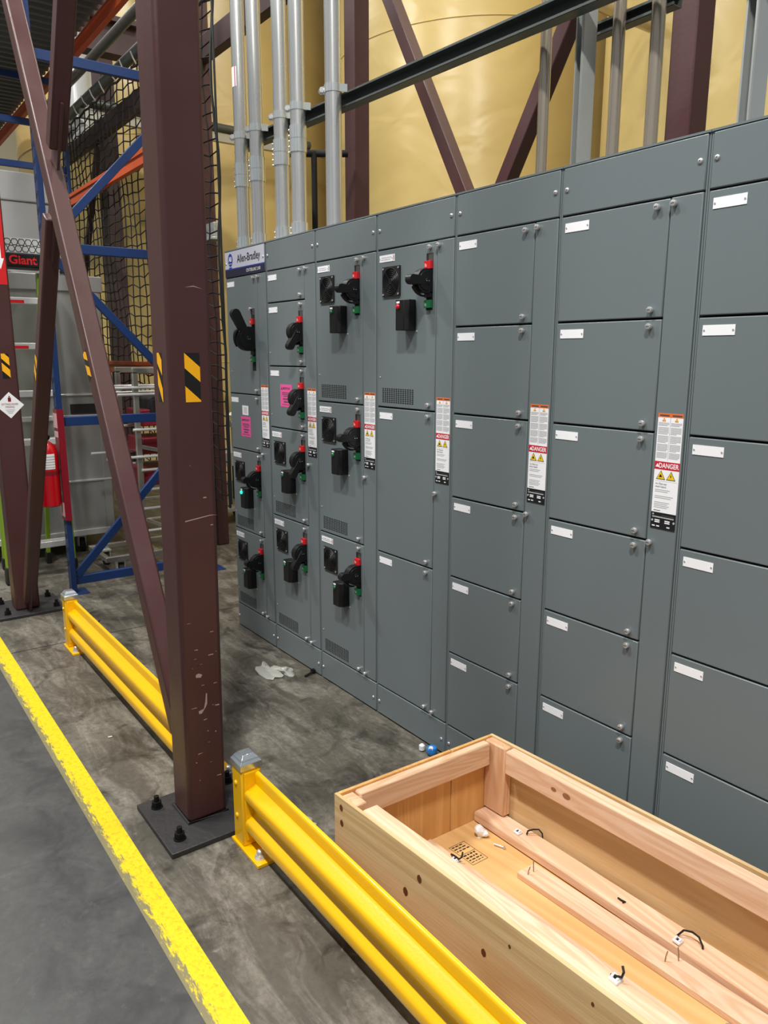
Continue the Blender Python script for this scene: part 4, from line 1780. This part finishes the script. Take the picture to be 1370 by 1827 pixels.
ex = thing('fire_extinguisher', (-3.33, -.795, .66), 'red fire extinguisher with white and yellow label hung on the blue post', 'extinguisher')
cx, cy = -3.33, -.792
mb = MB()
mb.lathe([(.068, .66), (.078, .668), (.078, .93), (.0785, 1.03), (.066, 1.08), (.036, 1.105), (.022, 1.115)], (cx, cy, 0), n=32)
cyl_ = part('cylinder', mb, 'ext_red', ex)
mb = MB()
mb.lathe([(.0805, .885), (.0805, .91)], (cx, cy, 0), n=32)
part('strap', mb, 'sign_red', ex)
mb = MB()
for k in range(10):
    a0, a1 = R(-100 + 13 * k), R(-100 + 13 * (k + 1))
    mb.add([(cx + .0792 * math.cos(a), cy + .0792 * math.sin(a), z) for z in (.925, 1.03) for a in (a0, a1)], [(0, 1, 3, 2)], 0)
    if k < 3:
        mb.add([(cx + .0796 * math.cos(a), cy + .0796 * math.sin(a), z) for z in (.93, .99) for a in (a0, a1)], [(0, 1, 3, 2)], 1)
    else:
        for q in range(5):
            mb.add([(cx + .0796 * math.cos(a), cy + .0796 * math.sin(a), z) for z in (.935 + q * .018, .941 + q * .018) for a in (a0, a1)], [(0, 1, 3, 2)], 2)
part('instruction_label', mb, ['label_white', 'label_yellow', 'label_grey'], cyl_)
mb = MB()
mb.cyl((cx, cy, 1.11), (cx, cy, 1.175), .024, n=14)
mb.cyl((cx + .02, cy - .03, 1.15), (cx + .035, cy - .06, 1.15), .016, n=14)
mb.bar((cx - .01, cy, 1.175), (cx + .09, cy - .06, 1.21), .022, .008, (0, 0, 1), 1)
mb.cyl((cx + .022, cy + .01, 1.14), (cx + .034, cy + .014, 1.14), .017, n=14, mi=1)
mb.bar((cx, cy, 1.16), (cx + .085, cy - .055, 1.145), .02, .007, (0, 0, 1), 1)
part('valve', mb, ['stainless', 'bolt_black'], ex)
mb = MB()
mb.box(cx + .081, cx + .083, cy - .074, cy - .036, .985, 1.135)
mb.box(cx + .0828, cx + .0836, cy - .072, cy - .038, 1.03, 1.125, 1)
part('inspection_tag', mb, ['label_white', 'label_yellow'], ex)
mb = MB()
mb.tube([(cx, cy, 1.15), (cx - .06, cy, 1.13), (cx - .085, cy - .01, 1.0), (cx - .08, cy - .01, .75)], .011, 8)
part('hose', mb, 'rubber', ex)
es = thing('extinguisher_sign', (-3.35, -.704, .55), 'tall red and white extinguisher sign board fixed to the blue post', 'sign')
mb = MB()
mb.prism([(-3.39, -.7035), (-3.285, -.706), (-3.255, -.672), (-3.25, -.674), (-3.28, -.710), (-3.39, -.7075)], 2, .55, 1.33)
part('board', mb, 'sign_red', es)
for z0 in (1.20, .575):
    for k in range(4):
        mb = MB()
        mb.box(-3.385 + k * .027, -3.372 + k * .027, -.7125, -.7085, z0, z0 + .10)
        part('white_stripe', mb, 'sign_pink', es)
mb = MB()
mb.box(-3.384, -3.29, -.7125, -.7085, 1.135, 1.175)
part('white_band', mb, 'sign_pink', es)

# stainless pan rack behind the cross brace
pr = thing('pan_rack', (-3.8, .0, 0), 'stainless steel wheeled rack with dark red trays behind the brace', 'rack')
mb = MB()
for xx in (-3.60, -4.02):
    mb.box(xx - .018, xx + .018, -.075, -.035, .13, 1.57)
    mb.box(xx - .018, xx + .018, .40, .44, .13, 1.57)
    mb.bar((xx, -.055, 1.0), (xx, .42, .88), .03, .03, (1, 0, 0))
    mb.box(xx - .018, xx + .018, -.075, .44, 1.555, 1.60)
part('uprights', mb, 'stainless', pr, .004)
mb = MB()
for xx in (-3.57, -4.02):
    mb.box(xx - .02, xx + .02, -.38, .46, .125, .165)
for yy in (-.36, .04, .44):
    mb.box(-4.02, -3.57, yy - .018, yy + .018, .127, .163)
mb.bar((-3.59, -.04, .42), (-3.59, .42, .20), .025, .025, (1, 0, 0))
part('base_frame', mb, 'stainless', pr, .004)
for z, y0_, y1_ in ((1.45, -.24, .44), (1.40, -.2, .44), (1.13, -.1, .44), (.92, -.31, .44), (.815, -.05, .44), (.66, -.05, .44), (.51, -.05, .44), (.33, -.05, .44)):
    for xx in (-3.575, -4.0):
        mb = MB()
        mb.cyl((xx, y0_, z), (xx, y1_, z), .011, n=8)
        part('tray_rail', mb, 'alu_bright', pr)
for z0 in (.68, .93, 1.15):
    mb = MB()
    mb.box(-3.98, -3.62, -.02, .39, z0, z0 + .13)
    part('tray', mb, 'crate_red', pr, .01)
mb = MB()
mb.box(-3.99, -3.60, .05, .39, 1.20, 1.38)
part('bundle', mb, 'black_matte', pr, .03)
for q in ((-3.60, -.26), (-3.60, .36), (-3.98, -.26), (-3.98, .36)):
    caster(pr, q[0], q[1], .05)

cr = thing('steel_cart', (-4.9, 1.25, 0), 'small steel cart on casters glimpsed right of the near column', 'cart')
mb = MB()
mb.box(-5.3, -4.75, .95, 1.55, .60, .74)
part('tabletop', mb, 'strut_galv', cr, .004)
for xx in (-5.26, -4.79):
    for yy in (.99, 1.14, 1.51):
        mb = MB()
        mb.box(xx - .018, xx + .018, yy - .018, yy + .018, .14, .60)
        part('leg', mb, 'black_matte', cr)
mb = MB()
mb.box(-5.28, -4.77, .97, 1.53, .13, .16)
part('lower_frame', mb, 'strut_galv', cr)
mb = MB()
mb.tube([(-4.8, 1.30, .74), (-4.8, 1.30, 1.0), (-4.84, 1.34, 1.06), (-4.8, 1.28, 1.12)], .022, 8)
mb.cyl((-4.8, 1.27, 1.02), (-4.8, 1.36, 1.02), .035, n=10)
part('valve_fitting', mb, 'stainless', cr)
for q in ((-5.2, 1.02), (-4.83, 1.02), (-5.2, 1.48), (-4.83, 1.48)):
    caster(cr, q[0], q[1], .05)
